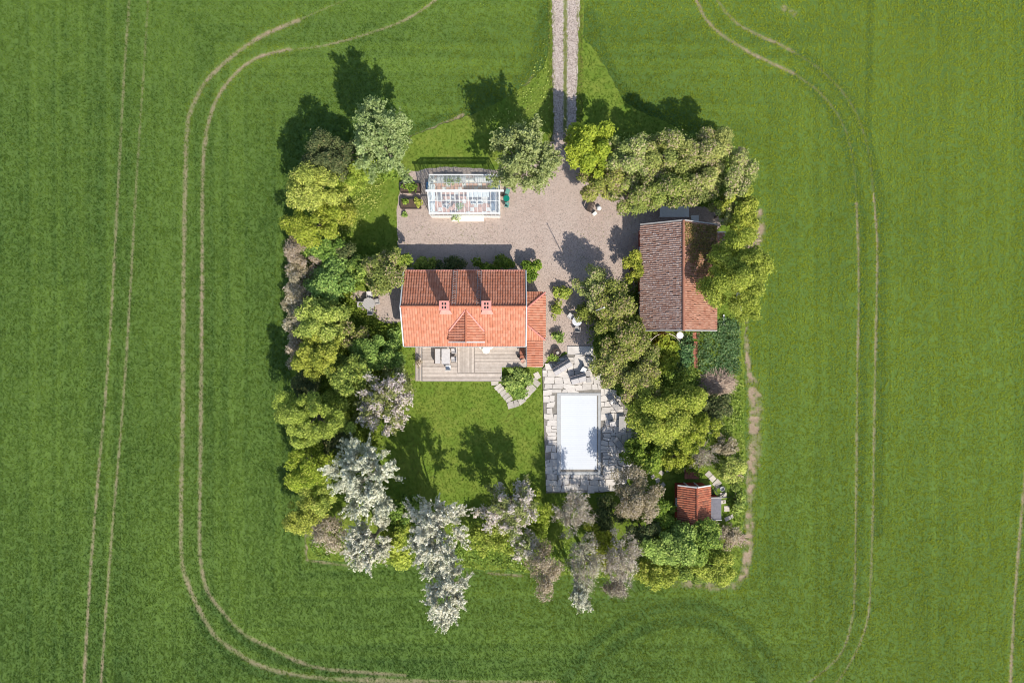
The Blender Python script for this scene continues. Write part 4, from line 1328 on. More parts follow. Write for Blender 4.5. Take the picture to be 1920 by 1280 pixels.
round_table('side_table', 'round cream table on the deck under the eaves', D(911.5, 656, .7), .40, .72, CREAM)
chair('deck_chair', 'cream chair left of the round deck table', 'chair', D(902.5, 649), .9, CREAM, None, 'cream chairs at the round deck table', arms=False)
chair('deck_chair', 'cream chair right of the round deck table', 'chair', D(920.5, 649), -.9, CREAM, None, 'cream chairs at the round deck table', arms=False)
def pot(label, loc, r, h, mat, name='plant_pot'):
    o = MB().lathe([(r * .7, 0), (r, h), (r * 1.08, h), (r * 1.08, h + .03), (r * .92, h + .03), (r * .88, h - .03), (.01, h - .03)], (0, 0, 0), 16).build(name, mat)
    o.location = loc
    return tag(o, label, 'pot')
pot('terracotta pot at the right end of the deck', D(980, 677, .3), .20, .34, TERRA)
pot('dark pot next to the shaded wall on the deck', D(972.5, 667, .3), .17, .30, BLACK)
pot('brown pot on the deck steps at the left', (*W(784.5, 680, .4), .12), .22, .36, TERRA)
for i in range(3):
    tag(rect_table('tile_stack', 'low red wooden crate table in the shade by the low roof', D(979, 655 + i * 7, .2), 0, .5, .34, .2 + .02 * i, BRICK), 'low reddish stool, %s from the house wall under the low roof' % ORD[i], 'stool', 'red stools in the shade')

# patio furniture
Q = lambda px, py, h=.4: (W(px, py, PZ + h)[0], W(px, py, PZ + h)[1], PZ)
sofa('three seat garden sofa with charcoal back cushions at the patio corner near the house', Q(1054.5, 688.5), R(31.5), 2.05, .82, 3)
sofa('two seat garden sofa with charcoal back cushions above the pool end', Q(1085, 710), R(15.5), 1.62, .86, 2)
chair('garden_chair', 'white chair behind the two seat garden sofa', 'chair', Q(1094, 694), -.5, WHITE, arms=False)
round_table('coffee_table', 'small round table between garden sofa and shrubs', Q(1102, 700), .30, .45, GREYWOOD)
rect_table('stool', 'square slatted stool beside the two seat sofa', Q(1104, 712), .2, .55, .55, .4, GREYWOOD, 5, cat='stool')
chair('garden_chair', 'pale slatted armchair against the lilac bushes by the sofas', 'chair', Q(1112, 692), -1.0, GREYWOOD)
lounger('grey slatted lounge chair turned towards the pool, the one nearest the sofas', Q(1153, 758), R(38), 1.5, .62, 'lounge chairs along the pool')
chair('garden_chair', 'low pale armchair east of the pool', 'chair', Q(1149, 795), R(12), NAVY, GREYFAB, w=.62)
rect_table('slatted_bench', 'long grey slatted bench beneath the shrubs east of the pool', Q(1167, 797), R(88), 1.85, .75, .42, GREYWOOD, 8, cat='bench')
lounger('grey slatted lounge chair in dappled shade, the one farthest from the sofas', Q(1158, 829), R(38), 1.35, .6, 'lounge chairs along the pool')
brl = empty('barrel_planter', (*W(1044.5, 661, .5), 0), 0, 'half barrel planter with dark hoops beside the porch', 'planter')
MB().lathe([(.36, 0), (.44, .28), (.42, .55), (.37, .55), (.36, .47), (.01, .47)], (0, 0, 0), 20).build('staves', DARKWOOD, brl)
for z, r_ in ((.12, .405), (.42, .437)): MB().torus((0, 0, z), r_, .018, 24, 5).build('hoop', METAL_GREY, brl)
MB().lathe([(.14, 0), (.17, .1), (.09, .16)], (.05, .02, .46), 9).build('stone', SLAB, brl)

# seat group on the gravel west of the house
G = lambda px, py, h=.5: (W(px, py, h)[0], W(px, py, h)[1], .014)
round_table('garden_table', 'round grey slatted table on the gravel west of the house', G(691.5, 569, .72), .62, .72, GREYWOOD, slats=True)
GW = 'chairs round the grey slatted table'
chair('garden_chair', 'pale chair north of the round slatted table', 'chair', G(693, 552), 0.1, GREYWOOD, GREYFAB, GW)
chair('garden_chair', 'pale chair left of the round slatted table', 'chair', G(677, 571), 1.5, GREYWOOD, GREYFAB, GW)
chair('garden_chair', 'grey blue chair right of the round slatted table', 'chair', G(707, 566), -1.4, GREYWOOD, None, GW)
chair('garden_chair', 'slatted chair south of the round slatted table', 'chair', G(695, 585), 3.1, GREYWOOD, None, GW)
# seat group east of the porch
round_table('garden_table', 'round pale table half under the lilacs east of the porch', G(1082, 602, .72), .50, .72, M('enamel_white', (.60, .60, .62), (.5, .5, .53), 3, rough=.4))
GE_ = 'chairs round the pale table east of the porch'
chair('garden_chair', 'pale chair left of the round table under the lilacs', 'chair', G(1069.5, 593), .9, GREYWOOD, GREYFAB, GE_)
chair('garden_chair', 'grey chair north of the round table under the lilacs', 'chair', G(1087, 585), 0, GREYWOOD, None, GE_)
chair('garden_chair', 'grey chair south of the round table under the lilacs', 'chair', G(1083, 617), 3.0, GREYWOOD, None, GE_)
# green bistro set
round_table('bistro_table', 'small dark green round table beside the greenhouse gable', G(949.5, 372, .7), .33, .70, TEAL)
chair('bistro_chair', 'pale green chair north of the green bistro table', 'chair', G(951, 361), -.3, TEALP, None, 'pale green bistro chairs', arms=False, w=.42)
chair('bistro_chair', 'pale green chair south of the green bistro table', 'chair', G(950.5, 384), 2.9, TEALP, None, 'pale green bistro chairs', arms=False, w=.42)
tag(rect_table('stool', 'x', G(941, 364, .4), .3, .35, .35, .4, DARKWOOD, 4), 'small brown wooden stool between the greenhouse and the green table', 'stool')
# bench with things on it, east side of the yard
t = empty('garden_bench', G(1108, 387, .4), R(68), 'dark slatted garden bench on the gravel under the hedge', 'bench')
for i in range(5): MB().box((0, -.24 + i * .12, .42), (1.1, .095, .03)).build('slat', DARKWOOD, t)
for i in range(3): MB().box((0, .32, .56 + i * .13), (1.1, .03, .10)).build('back_slat', DARKWOOD, t)
for a in (-.48, .48):
    MB().box((a, 0, .2), (.05, .5, .40)).build('leg', DARKWOOD, t)
    MB().box((a, .335, .5), (.05, .04, .8)).build('back_post', DARKWOOD, t)
sk = MB().lathe([(.18, 0), (.27, .12), (.24, .30), (.12, .40), (.03, .42)], (0, 0, 0), 11)
sk.v = [(x + random.uniform(-.03, .03), y + random.uniform(-.03, .03), z) for x, y, z in sk.v]
o = sk.build('sack', WHITE, smooth=True); o.location = G(1123, 390, .2); tag(o, 'white sack standing beside the dark garden bench', 'sack')
o = MB().box((0, 0, .15), (.42, .30, .28)).box((0, 0, .30), (.44, .32, .03)).build('box', CREAM); o.location = G(1115, 401, .2); o.rotation_euler = (0, 0, .7); tag(o, 'small pale box in front of the dark garden bench', 'box')
# white tables north of the barn
rect_table('work_table', 'long white table in the shade between hedge and barn', G(1264.5, 397, .75), 0, 3.0, 1.1, .75, WHITE)
rect_table('work_table', 'small square white table at the barn gable', G(1303, 410, .7), 0, .78, .68, .7, WHITE)
round_table('garden_table', 'small round white table at the south gable of the barn', G(1275, 628.5, .7), .36, .7, WHITE)
o = MB().box((0, 0, .06), (.14, 1.25, .12)).box((0, -.5, .03), (.5, .12, .06)).build('white_post', WHITE); o.location = G(1357, 601, .1); tag(o, 'white painted post lying in the plants below the birch like tree', 'post')
# raised beds
for px, py, nm in ((770, 352.5, 'northern'), (770, 382, 'southern')):
    x, y = W(px, py, .35)
    t = empty('raised_bed', (x, y, 0.012), 0, 'dark timber raised bed left of the greenhouse, the %s one' % nm, 'planter', 'raised beds by the greenhouse')
    for sx_ in (-1, 1): MB().box((sx_ * 1.03, 0, .22), (.06, .96, .44)).build('end_board', DARKWOOD, t)
    for sy_ in (-1, 1): MB().box((0, sy_ * .46, .22), (2.0, .06, .44)).build('side_board', DARKWOOD, t)
    MB().box((0, 0, .19), (2.0, .86, .36)).build('soil', SOIL, t)
# blue crate, ball, and the arched hoop beside the greenhouse
t = empty('blue_crate', (*W(803.5, 350, .4), .014), 0, 'blue plastic crate against the west gable of the greenhouse', 'crate')
MB().box((0, 0, .03), (.38, .9, .06)).build('bottom', BLUEP, t)
for a in (-1, 1):
    MB().box((a * .185, 0, .27), (.02, .9, .42)).build('side', BLUEP, t); MB().box((0, a * .44, .27), (.35, .02, .42)).build('end', BLUEP, t)
o = MB().lathe([(.02, 0), (.12, .04), (.17, .16), (.12, .28), (.02, .32)], n=14).build('ball', WHITE, smooth=True); o.location = G(802, 357, .2); tag(o, 'white ball on the gravel by the blue crate', 'ball')
o = MB().tube([(-.35, 0, 0), (-.33, 0, .5), (-.15, 0, .78), (.15, 0, .78), (.33, 0, .5), (.35, 0, 0)], .02, 6).build('plant_arch', DARKWOOD); o.location = G(803, 387, .4); o.rotation_euler = (0, 0, .5); tag(o, 'small dark bent hoop on the gravel by the greenhouse corner', 'hoop')
# flagpole
fp = empty('flagpole', (8.27, 3.05, 0.014), 0, 'tall white flagpole rising out of the lilac bushes', 'flagpole')
MB().tube([(0, 0, 0), (0, 0, 4), (0, 0, 9.6)], [.075, .06, .04], 10).build('pole', WHITE, fp)
MB().lathe([(.02, 0), (.08, .06), (.08, .1), (.02, .16)], (0, 0, 9.6), 10).build('knob', CREAM, fp)
MB().box((0, 0, .12), (.3, .3, .24)).build('foot', CONCRETE, fp)
# hoop in the green, garden hose, brush pile
o = MB().torus((0, 0, .42), 1.78, .028, 48, 6)
for k in range(6): o.tube([(1.78 * math.cos(k * 1.047), 1.78 * math.sin(k * 1.047), 0), (1.78 * math.cos(k * 1.047), 1.78 * math.sin(k * 1.047), .42)], .02, 5)
o = o.build('metal_hoop', CREAM); o.location = G(1247, 657, .4); tag(o, 'large thin pale hoop round the bright green plants south of the barn', 'hoop')
mb = MB()
for i in range(5): mb.torus((random.uniform(-.08, .08) + (.25 if i > 2 else 0), random.uniform(-.08, .08) + (.2 if i > 2 else 0), .04 + i * .035), .42 + .08 * (i % 3), .022, 30, 5, 1.1, .95)
mb.tube([(-.4, -.3, .03), (.2, -.62, .03), (.9, -.6, .03), (1.5, -.45, .03)], .02, 5)
o = mb.build('garden_hose', RUBBER); o.location = (*W(1347, 921), .055); tag(o, 'coiled dark garden hose on the slabs beside the shed', 'hose')
o = MB().lathe([(.02, 0), (.2, 0), (.24, .2), (.22, .21), (.19, .03), (.01, .03)], n=14).build('basin', WHITE); o.location = (*W(1353, 915), .06); tag(o, 'small pale basin inside the coiled garden hose', 'basin')

def stalks(n, rx, ry, h, seed, r0=.018):
    r = np.random.default_rng(seed)
    V, F, var = [], [], []
    for i in range(n):
        a = r.uniform(0, 6.283); q = math.sqrt(r.random())
        x, y = q * rx * math.cos(a), q * ry * math.sin(a)
        z = h * (1 - q * q) * r.uniform(.3, 1)
        d = r.uniform(0, 6.283) if r.random() < .5 else a + r.normal(0, .5)
        L = r.uniform(.5, 1.6)
        dz = r.normal(.0, .22)
        p = np.array([x, y, z + .05]); dirv = np.array([math.cos(d), math.sin(d), dz]); dirv /= np.linalg.norm(dirv)
        a1 = np.cross(dirv, [0, 0, 1.0]); a1 /= np.linalg.norm(a1); b1 = np.cross(dirv, a1)
        k = len(V)
        for e, rr in ((-.5, r0), (.5, r0 * .5)):
            for m_ in range(3):
                t = m_ * 2.094
                c = p + dirv * L * e + (a1 * math.cos(t) + b1 * math.sin(t)) * rr
                V.append((c[0], c[1], max(.01, c[2])))
        F += [(k + m_, k + (m_ + 1) % 3, k + 3 + (m_ + 1) % 3, k + 3 + m_) for m_ in range(3)]
        var += [r.random()] * 3
    return np_mesh('stalks', np.array(V), np.array(F), var=np.array(var))
o = link('brush_pile', stalks(900, 1.7, 1.15, .75, 3, .024), STRAW); o.location = (*W(1345, 718), 0); tag(o, 'heap of dry reddish twigs and stalks by the green vegetable patch', 'brush pile')
o = link('brush_pile', stalks(160, .9, .5, .3, 4, .03), STRAW); o.location = (*W(1378, 1008), 0); tag(o, 'small heap of cut branches near the tan field edge below the shed', 'brush pile')
for i, (px, py) in enumerate(((1408, 452), (1380, 882), (1300, 840))):
    o = link('dry_stalks', stalks(260, .55 + .3 * (i > 1), .9, .25, 10 + i, .016), STRAW); o.location = (*W(px, py), 0); o['kind'] = 'stuff'; o['label'] = 'dry dead stalks at the garden edge'

# things inside the greenhouse
H = lambda px, py, h=.7: (W(px, py, h)[0], W(px, py, h)[1], .042)
rect_table('potting_table', 'long white table under the glass near the greenhouse ridge', H(896, 364), 0, 2.3, .62, .76, WHITE)
rect_table('potting_table', 'grey work bench along the north wall inside the greenhouse', H(846, 338), 0, 3.0, .5, .8, GREYFAB)
rect_table('potting_table', 'small pale bench at the north wall inside the greenhouse, right end', H(905, 338), 0, 1.6, .5, .8, PALETILE)
chair('garden_chair', 'pale armchair inside the greenhouse near its south wall', 'chair', H(838, 386, .5), 2.6, GREYWOOD, GREYFAB)
chair('garden_chair', 'brown wooden chair inside the greenhouse near the south door', 'chair', H(852, 389, .5), -.6, DARKWOOD, TERRA)
chair('garden_chair', 'white chair inside the greenhouse below the long table', 'chair', H(888, 378, .5), 3.14, WHITE, None, 'white chairs in the greenhouse', arms=False)
chair('garden_chair', 'white chair inside the greenhouse at the right end of the long table', 'chair', H(901, 378, .5), 3.14, WHITE, None, 'white chairs in the greenhouse', arms=False)
round_table('side_table', 'round dark table inside the greenhouse left of the chairs', H(824, 372), .36, .7, METAL_GREY)
tag(rect_table('shelf', 'x', H(926, 372), math.pi / 2, 2.6, .5, .9, M('blue_grey_paint', (.16, .21, .27), (.12, .16, .21), 3)), 'blue grey shelf along the east gable inside the greenhouse', 'shelf')
tag(rect_table('shelf', 'x', H(812, 372), math.pi / 2, 2.8, .45, .9, WHITE), 'white shelf along the west gable inside the greenhouse', 'shelf')
# ------------------------------------------------------------------ vegetation
LM = {
 'silver': leaf_mat('silver_leaf', (.30, .33, .19), (.74, .71, .52), (.88, .84, .68), .2),
 'pale': leaf_mat('sage_leaf', (.22, .30, .085), (.50, .59, .22), (.60, .66, .32), .38),
 'lime': leaf_mat('lime_leaf', (.24, .34, .012), (.56, .64, .045), None, .45),
 'lilac': leaf_mat('olive_leaf', (.13, .18, .022), (.47, .51, .085), (.54, .39, .24), .4),
 'yellow': leaf_mat('yellow_green_leaf', (.17, .245, .016), (.57, .65, .070), (.66, .66, .12), .45),
 'willow': leaf_mat('golden_willow_leaf', (.16, .22, .014), (.56, .62, .055), (.64, .65, .10), .45),
 'green': leaf_mat('fresh_leaf', (.10, .18, .016), (.37, .52, .060), (.52, .60, .09), .42),
 'dark': leaf_mat('deep_green_leaf', (.050, .085, .020), (.15, .19, .045), (.26, .24, .08), .35),
 'blossom': leaf_mat('blossom_leaf', (.20, .25, .055), (.42, .44, .14), (.86, .74, .69), .35),
 'brown': leaf_mat('buff_leaf', (.26, .21, .10), (.56, .47, .30), (.66, .56, .44), .35),
 'bare': leaf_mat('bud_leaf', (.28, .27, .10), (.62, .54, .38), (.72, .65, .53), .35),
 'ground': leaf_mat('ground_leaf', (.040, .115, .030), (.16, .31, .085), (.32, .43, .16), .35),
 'vine': leaf_mat('vine_leaf', (.20, .16, .045), (.46, .34, .11), (.56, .20, .09), .35),
}
# clump radius factor, leaf half length, leaves per m2 of crown area, tip share, droop of normals
TY = {
 'silver': dict(cl=.19, leaf=.072, dens=440, tip=.22, mode='shoot', up=.5),
 'pale': dict(cl=.15, leaf=.085, dens=330, tip=.15, mode='shoot2', up=.5),
 'lime': dict(cl=.20, leaf=.115, dens=260, tip=0, mode='clump', up=.7),
 'lilac': dict(cl=.20, leaf=.085, dens=360, tip=.28, mode='clump', up=.7),
 'yellow': dict(cl=.17, leaf=.085, dens=320, tip=.20, mode='clump', up=.6),
 'willow': dict(cl=.115, leaf=.072, dens=430, tip=.20, mode='clump', up=.5),
 'green': dict(cl=.20, leaf=.105, dens=290, tip=.15, mode='clump', up=.7),
 'dark': dict(cl=.22, leaf=.085, dens=340, tip=.15, mode='clump', up=.6),
 'blossom': dict(cl=.14, leaf=.080, dens=260, tip=.62, mode='shoot2', up=.5),
 'brown': dict(cl=.17, leaf=.070, dens=290, tip=.30, mode='clump', up=.5),
 'bare': dict(cl=.14, leaf=.050, dens=75, tip=.40, mode='shoot2', up=.4),
 'ground': dict(cl=.25, leaf=.10, dens=260, tip=.2, mode='clump', up=.9),
}
def unit(v): return v / np.maximum(np.linalg.norm(v, axis=-1, keepdims=True), 1e-9)

def leaf_mesh(name, P, N, size, var, tip, r, asp=.62):
    n = len(P)
    rnd = unit(r.normal(size=(n, 3)))
    T = unit(np.cross(N, rnd)); B = np.cross(N, T)
    s = size[:, None]
    fold = N * s * .25
    V = np.stack([P - T * s, P - B * s * asp + fold, P + T * s, P + B * s * asp + fold], 1).reshape(-1, 3)
    F = np.arange(4 * n).reshape(n, 4)
    return np_mesh(name, V, F, var=np.clip(var, 0, 1), tip=np.clip(tip, 0, 1))

def crown_points(kind, rx, ry, z0, z1, r, dens=1.0, flat=False):
    t = TY[kind]
    rz = (z1 - z0) / 2; zc = (z0 + z1) / 2
    rm = (rx + ry) / 2
    area = math.pi * rx * ry * (0.6 + .4 * min(2.0, rz / rm))
    nl = int(t['dens'] * 1.35 * area * dens)
    # uneven outline
    ph = r.uniform(0, 6.283, 4); am = r.uniform(.05, .16, 4)
    def wob(a): return 1 + sum(am[k] * np.cos((k + 2) * a + ph[k]) for k in range(4))
    nc = int(np.clip(area / (t['cl'] * rm + .18) ** 2 * (.75 if t['mode'] == 'clump' else 1.25), 16, 420))
    d = unit(r.normal(size=(nc, 3)))
    d[:, 2] = np.where(d[:, 2] < -.35, -d[:, 2], d[:, 2])
    q = np.cbrt(r.uniform(.10, 1, nc)) * (.90 if t['mode'] == 'clump' else .82)
    q = np.where(r.random(nc) < .12, q * 1.16, q)
    a = np.arctan2(d[:, 1], d[:, 0])
    C = d * q[:, None] * np.array([rx, ry, rz]) * np.stack([wob(a), wob(a), np.ones(nc)], 1)
    cr = (t['cl'] * rm + .16) * r.uniform(.5, 1.35, nc)
    cv = r.normal(0, .16, nc)                      # each clump a little lighter or darker
    k = r.choice(nc, nl, p=cr ** 2 / np.sum(cr ** 2))
    if t['mode'] == 'clump':
        e = unit(r.normal(size=(nl, 3))); e[:, 2] = np.abs(e[:, 2]) * 1.0 - .15
        rad = r.uniform(.35, 1.0, nl) ** .6 * (1 + .35 * np.abs(r.normal(0, .5, nl)))
        P = C[k] + e * (cr[k] * rad)[:, None] * np.array([1, 1, .85])
        N = unit(e * .7 + np.array([0, 0, t['up'] + .25]) + r.normal(size=(nl, 3)) * .55)
        tip = (r.random(nl) < t['tip']) * (e[:, 2] > .1) * r.uniform(.4, 1, nl) * (r.random(nc)[k] < .75)
    else:
        # leafy shoots pointing outwards and up from each clump
        outw = unit(C * np.array([1, 1, .6]) + np.array([0, 0, rm * (.55 if t['mode'] == 'shoot' else .35)]))
        ns = 7 if t['mode'] == 'shoot' else 9
        sdir = unit(outw[:, None, :] + r.normal(size=(nc, ns, 3)) * (.42 if t['mode'] == 'shoot' else .62))
        sl_ = cr[:, None] * r.uniform(.8, 2.0 if t['mode'] == 'shoot' else 1.6, (nc, ns))
        j = r.integers(0, ns, nl)
        u = r.random(nl) ** .8
        dd = sdir[k, j]
        w = (.16 + .05 * rm) * (1 - .75 * u) * (.75 if t['mode'] == 'shoot' else 1.0)
        P = C[k] * .93 + dd * (sl_[k, j] * (u * 1.15 - .25))[:, None] + r.normal(size=(nl, 3)) * w[:, None] * .62
        N = unit(dd * (1.0 if kind == 'silver' else .4) + np.array([0, 0, t['up'] + (-.2 if kind == 'silver' else .2)]) + r.normal(size=(nl, 3)) * .6)
        tip = (r.random(nl) < t['tip']) * r.uniform(.5, 1, nl)
        if kind == 'blossom': tip = (r.random(nl) < .84) * (r.random(nc)[k] < .62) * r.uniform(.65, 1, nl)
    P = P + np.array([0, 0, zc])
    P[:, 2] = np.maximum(P[:, 2], .04 + r.random(nl) * .1)
    var = .50 + cv[k] + r.normal(0, .22 if kind in ('silver', 'pale') else .34, nl)
    size = t['leaf'] * 1.18 * r.uniform(.55, 1.4, nl)
    return P, N, size, var, tip, C + np.array([0, 0, zc])

def limb_mesh(name, h, z0, C, r, tr, nlimb, kind, twigs=0):
    mb = MB()
    tip_ = Vector((r.normal(0, .12), r.normal(0, .12), z0 + (h - z0) * .55))
    idx = r.choice(len(C), min(nlimb, len(C)), replace=False)
    for i in idx:
        c = Vector(C[i]); f = r.uniform(.35, .95)
        s = Vector((0, 0, max(.15, z0 * .6))).lerp(tip_, f)
        m_ = s.lerp(c, .5) + Vector((r.normal(0, .12), r.normal(0, .12), .08 * (c - s).length))
        mb.tube([s, m_, c], [tr * .42, tr * .28, tr * .10], 5, cap=False)
    for i in range(twigs):
        c = Vector(C[r.integers(0, len(C))])
        o_ = Vector((c.x, c.y, (c.z - z0) * .9)).normalized()
        dd = Vector((o_.x + r.normal(0, .5), o_.y + r.normal(0, .5), o_.z + .35 + r.normal(0, .4))).normalized()
        L = r.uniform(.5, 1.5)
        mb.tube([c - dd * L * .5, c + dd * L * .5 + Vector((r.normal(0, .08), r.normal(0, .08), 0))], [.022, .010], 3, cap=False)
    return mb, tip_

def plant(name, label, kind, px, py, rpx, rpy, h, z0=None, dens=1.0, cat='tree', group=None, seed=None, twigs=0, bark=None, lean=0):
    z0 = .12 * h if z0 is None else z0
    hc = z0 + (h - z0) * .58
    x, y = W(px, py, hc)
    s = (1 - hc / CAM_H) / PPM
    sd = seed if seed is not None else (int(px) * 7919 + int(py) * 104729) % 100003
    r = np.random.default_rng(sd)
    rx, ry = rpx * s * (1.14 if TY[kind]['mode'] == 'clump' else 1.05), rpy * s * (1.14 if TY[kind]['mode'] == 'clump' else 1.05)
    t = empty(name, (x, y, 0), 0, label, cat, group)
    P, N, size, var, tip, C = crown_points(kind, rx, ry, z0, h, r, dens)
    me = leaf_mesh('crown', P, N, size, var, tip, r)
    link('crown', me, LM[kind], t)
    tr = .035 + .020 * h
    big = h > 3.4
    mb, tp = limb_mesh('branches', h, z0, C, r, tr, 9 if big else 5, kind, twigs)
    bk = bark or (TWIG if kind in ('bare', 'silver') else BARK)
    mb.build('branches', bk, t)
    if big:
        MB().tube([(0, 0, -.05), (tp.x * .4, tp.y * .4, tp.z * .45), tuple(tp)], [tr * 1.15, tr * .85, tr * .45], 8).build('trunk', bk, t)
    else:
        mb = MB()
        for q in range(3):
            a = q * 2.1 + r.uniform(0, 1)
            mb.tube([(.05 * math.cos(a), .05 * math.sin(a), -.03), (rx * .3 * math.cos(a), ry * .3 * math.sin(a), h * .55)], [tr, tr * .5], 5)
        mb.build('stem', bk, t)
    return t

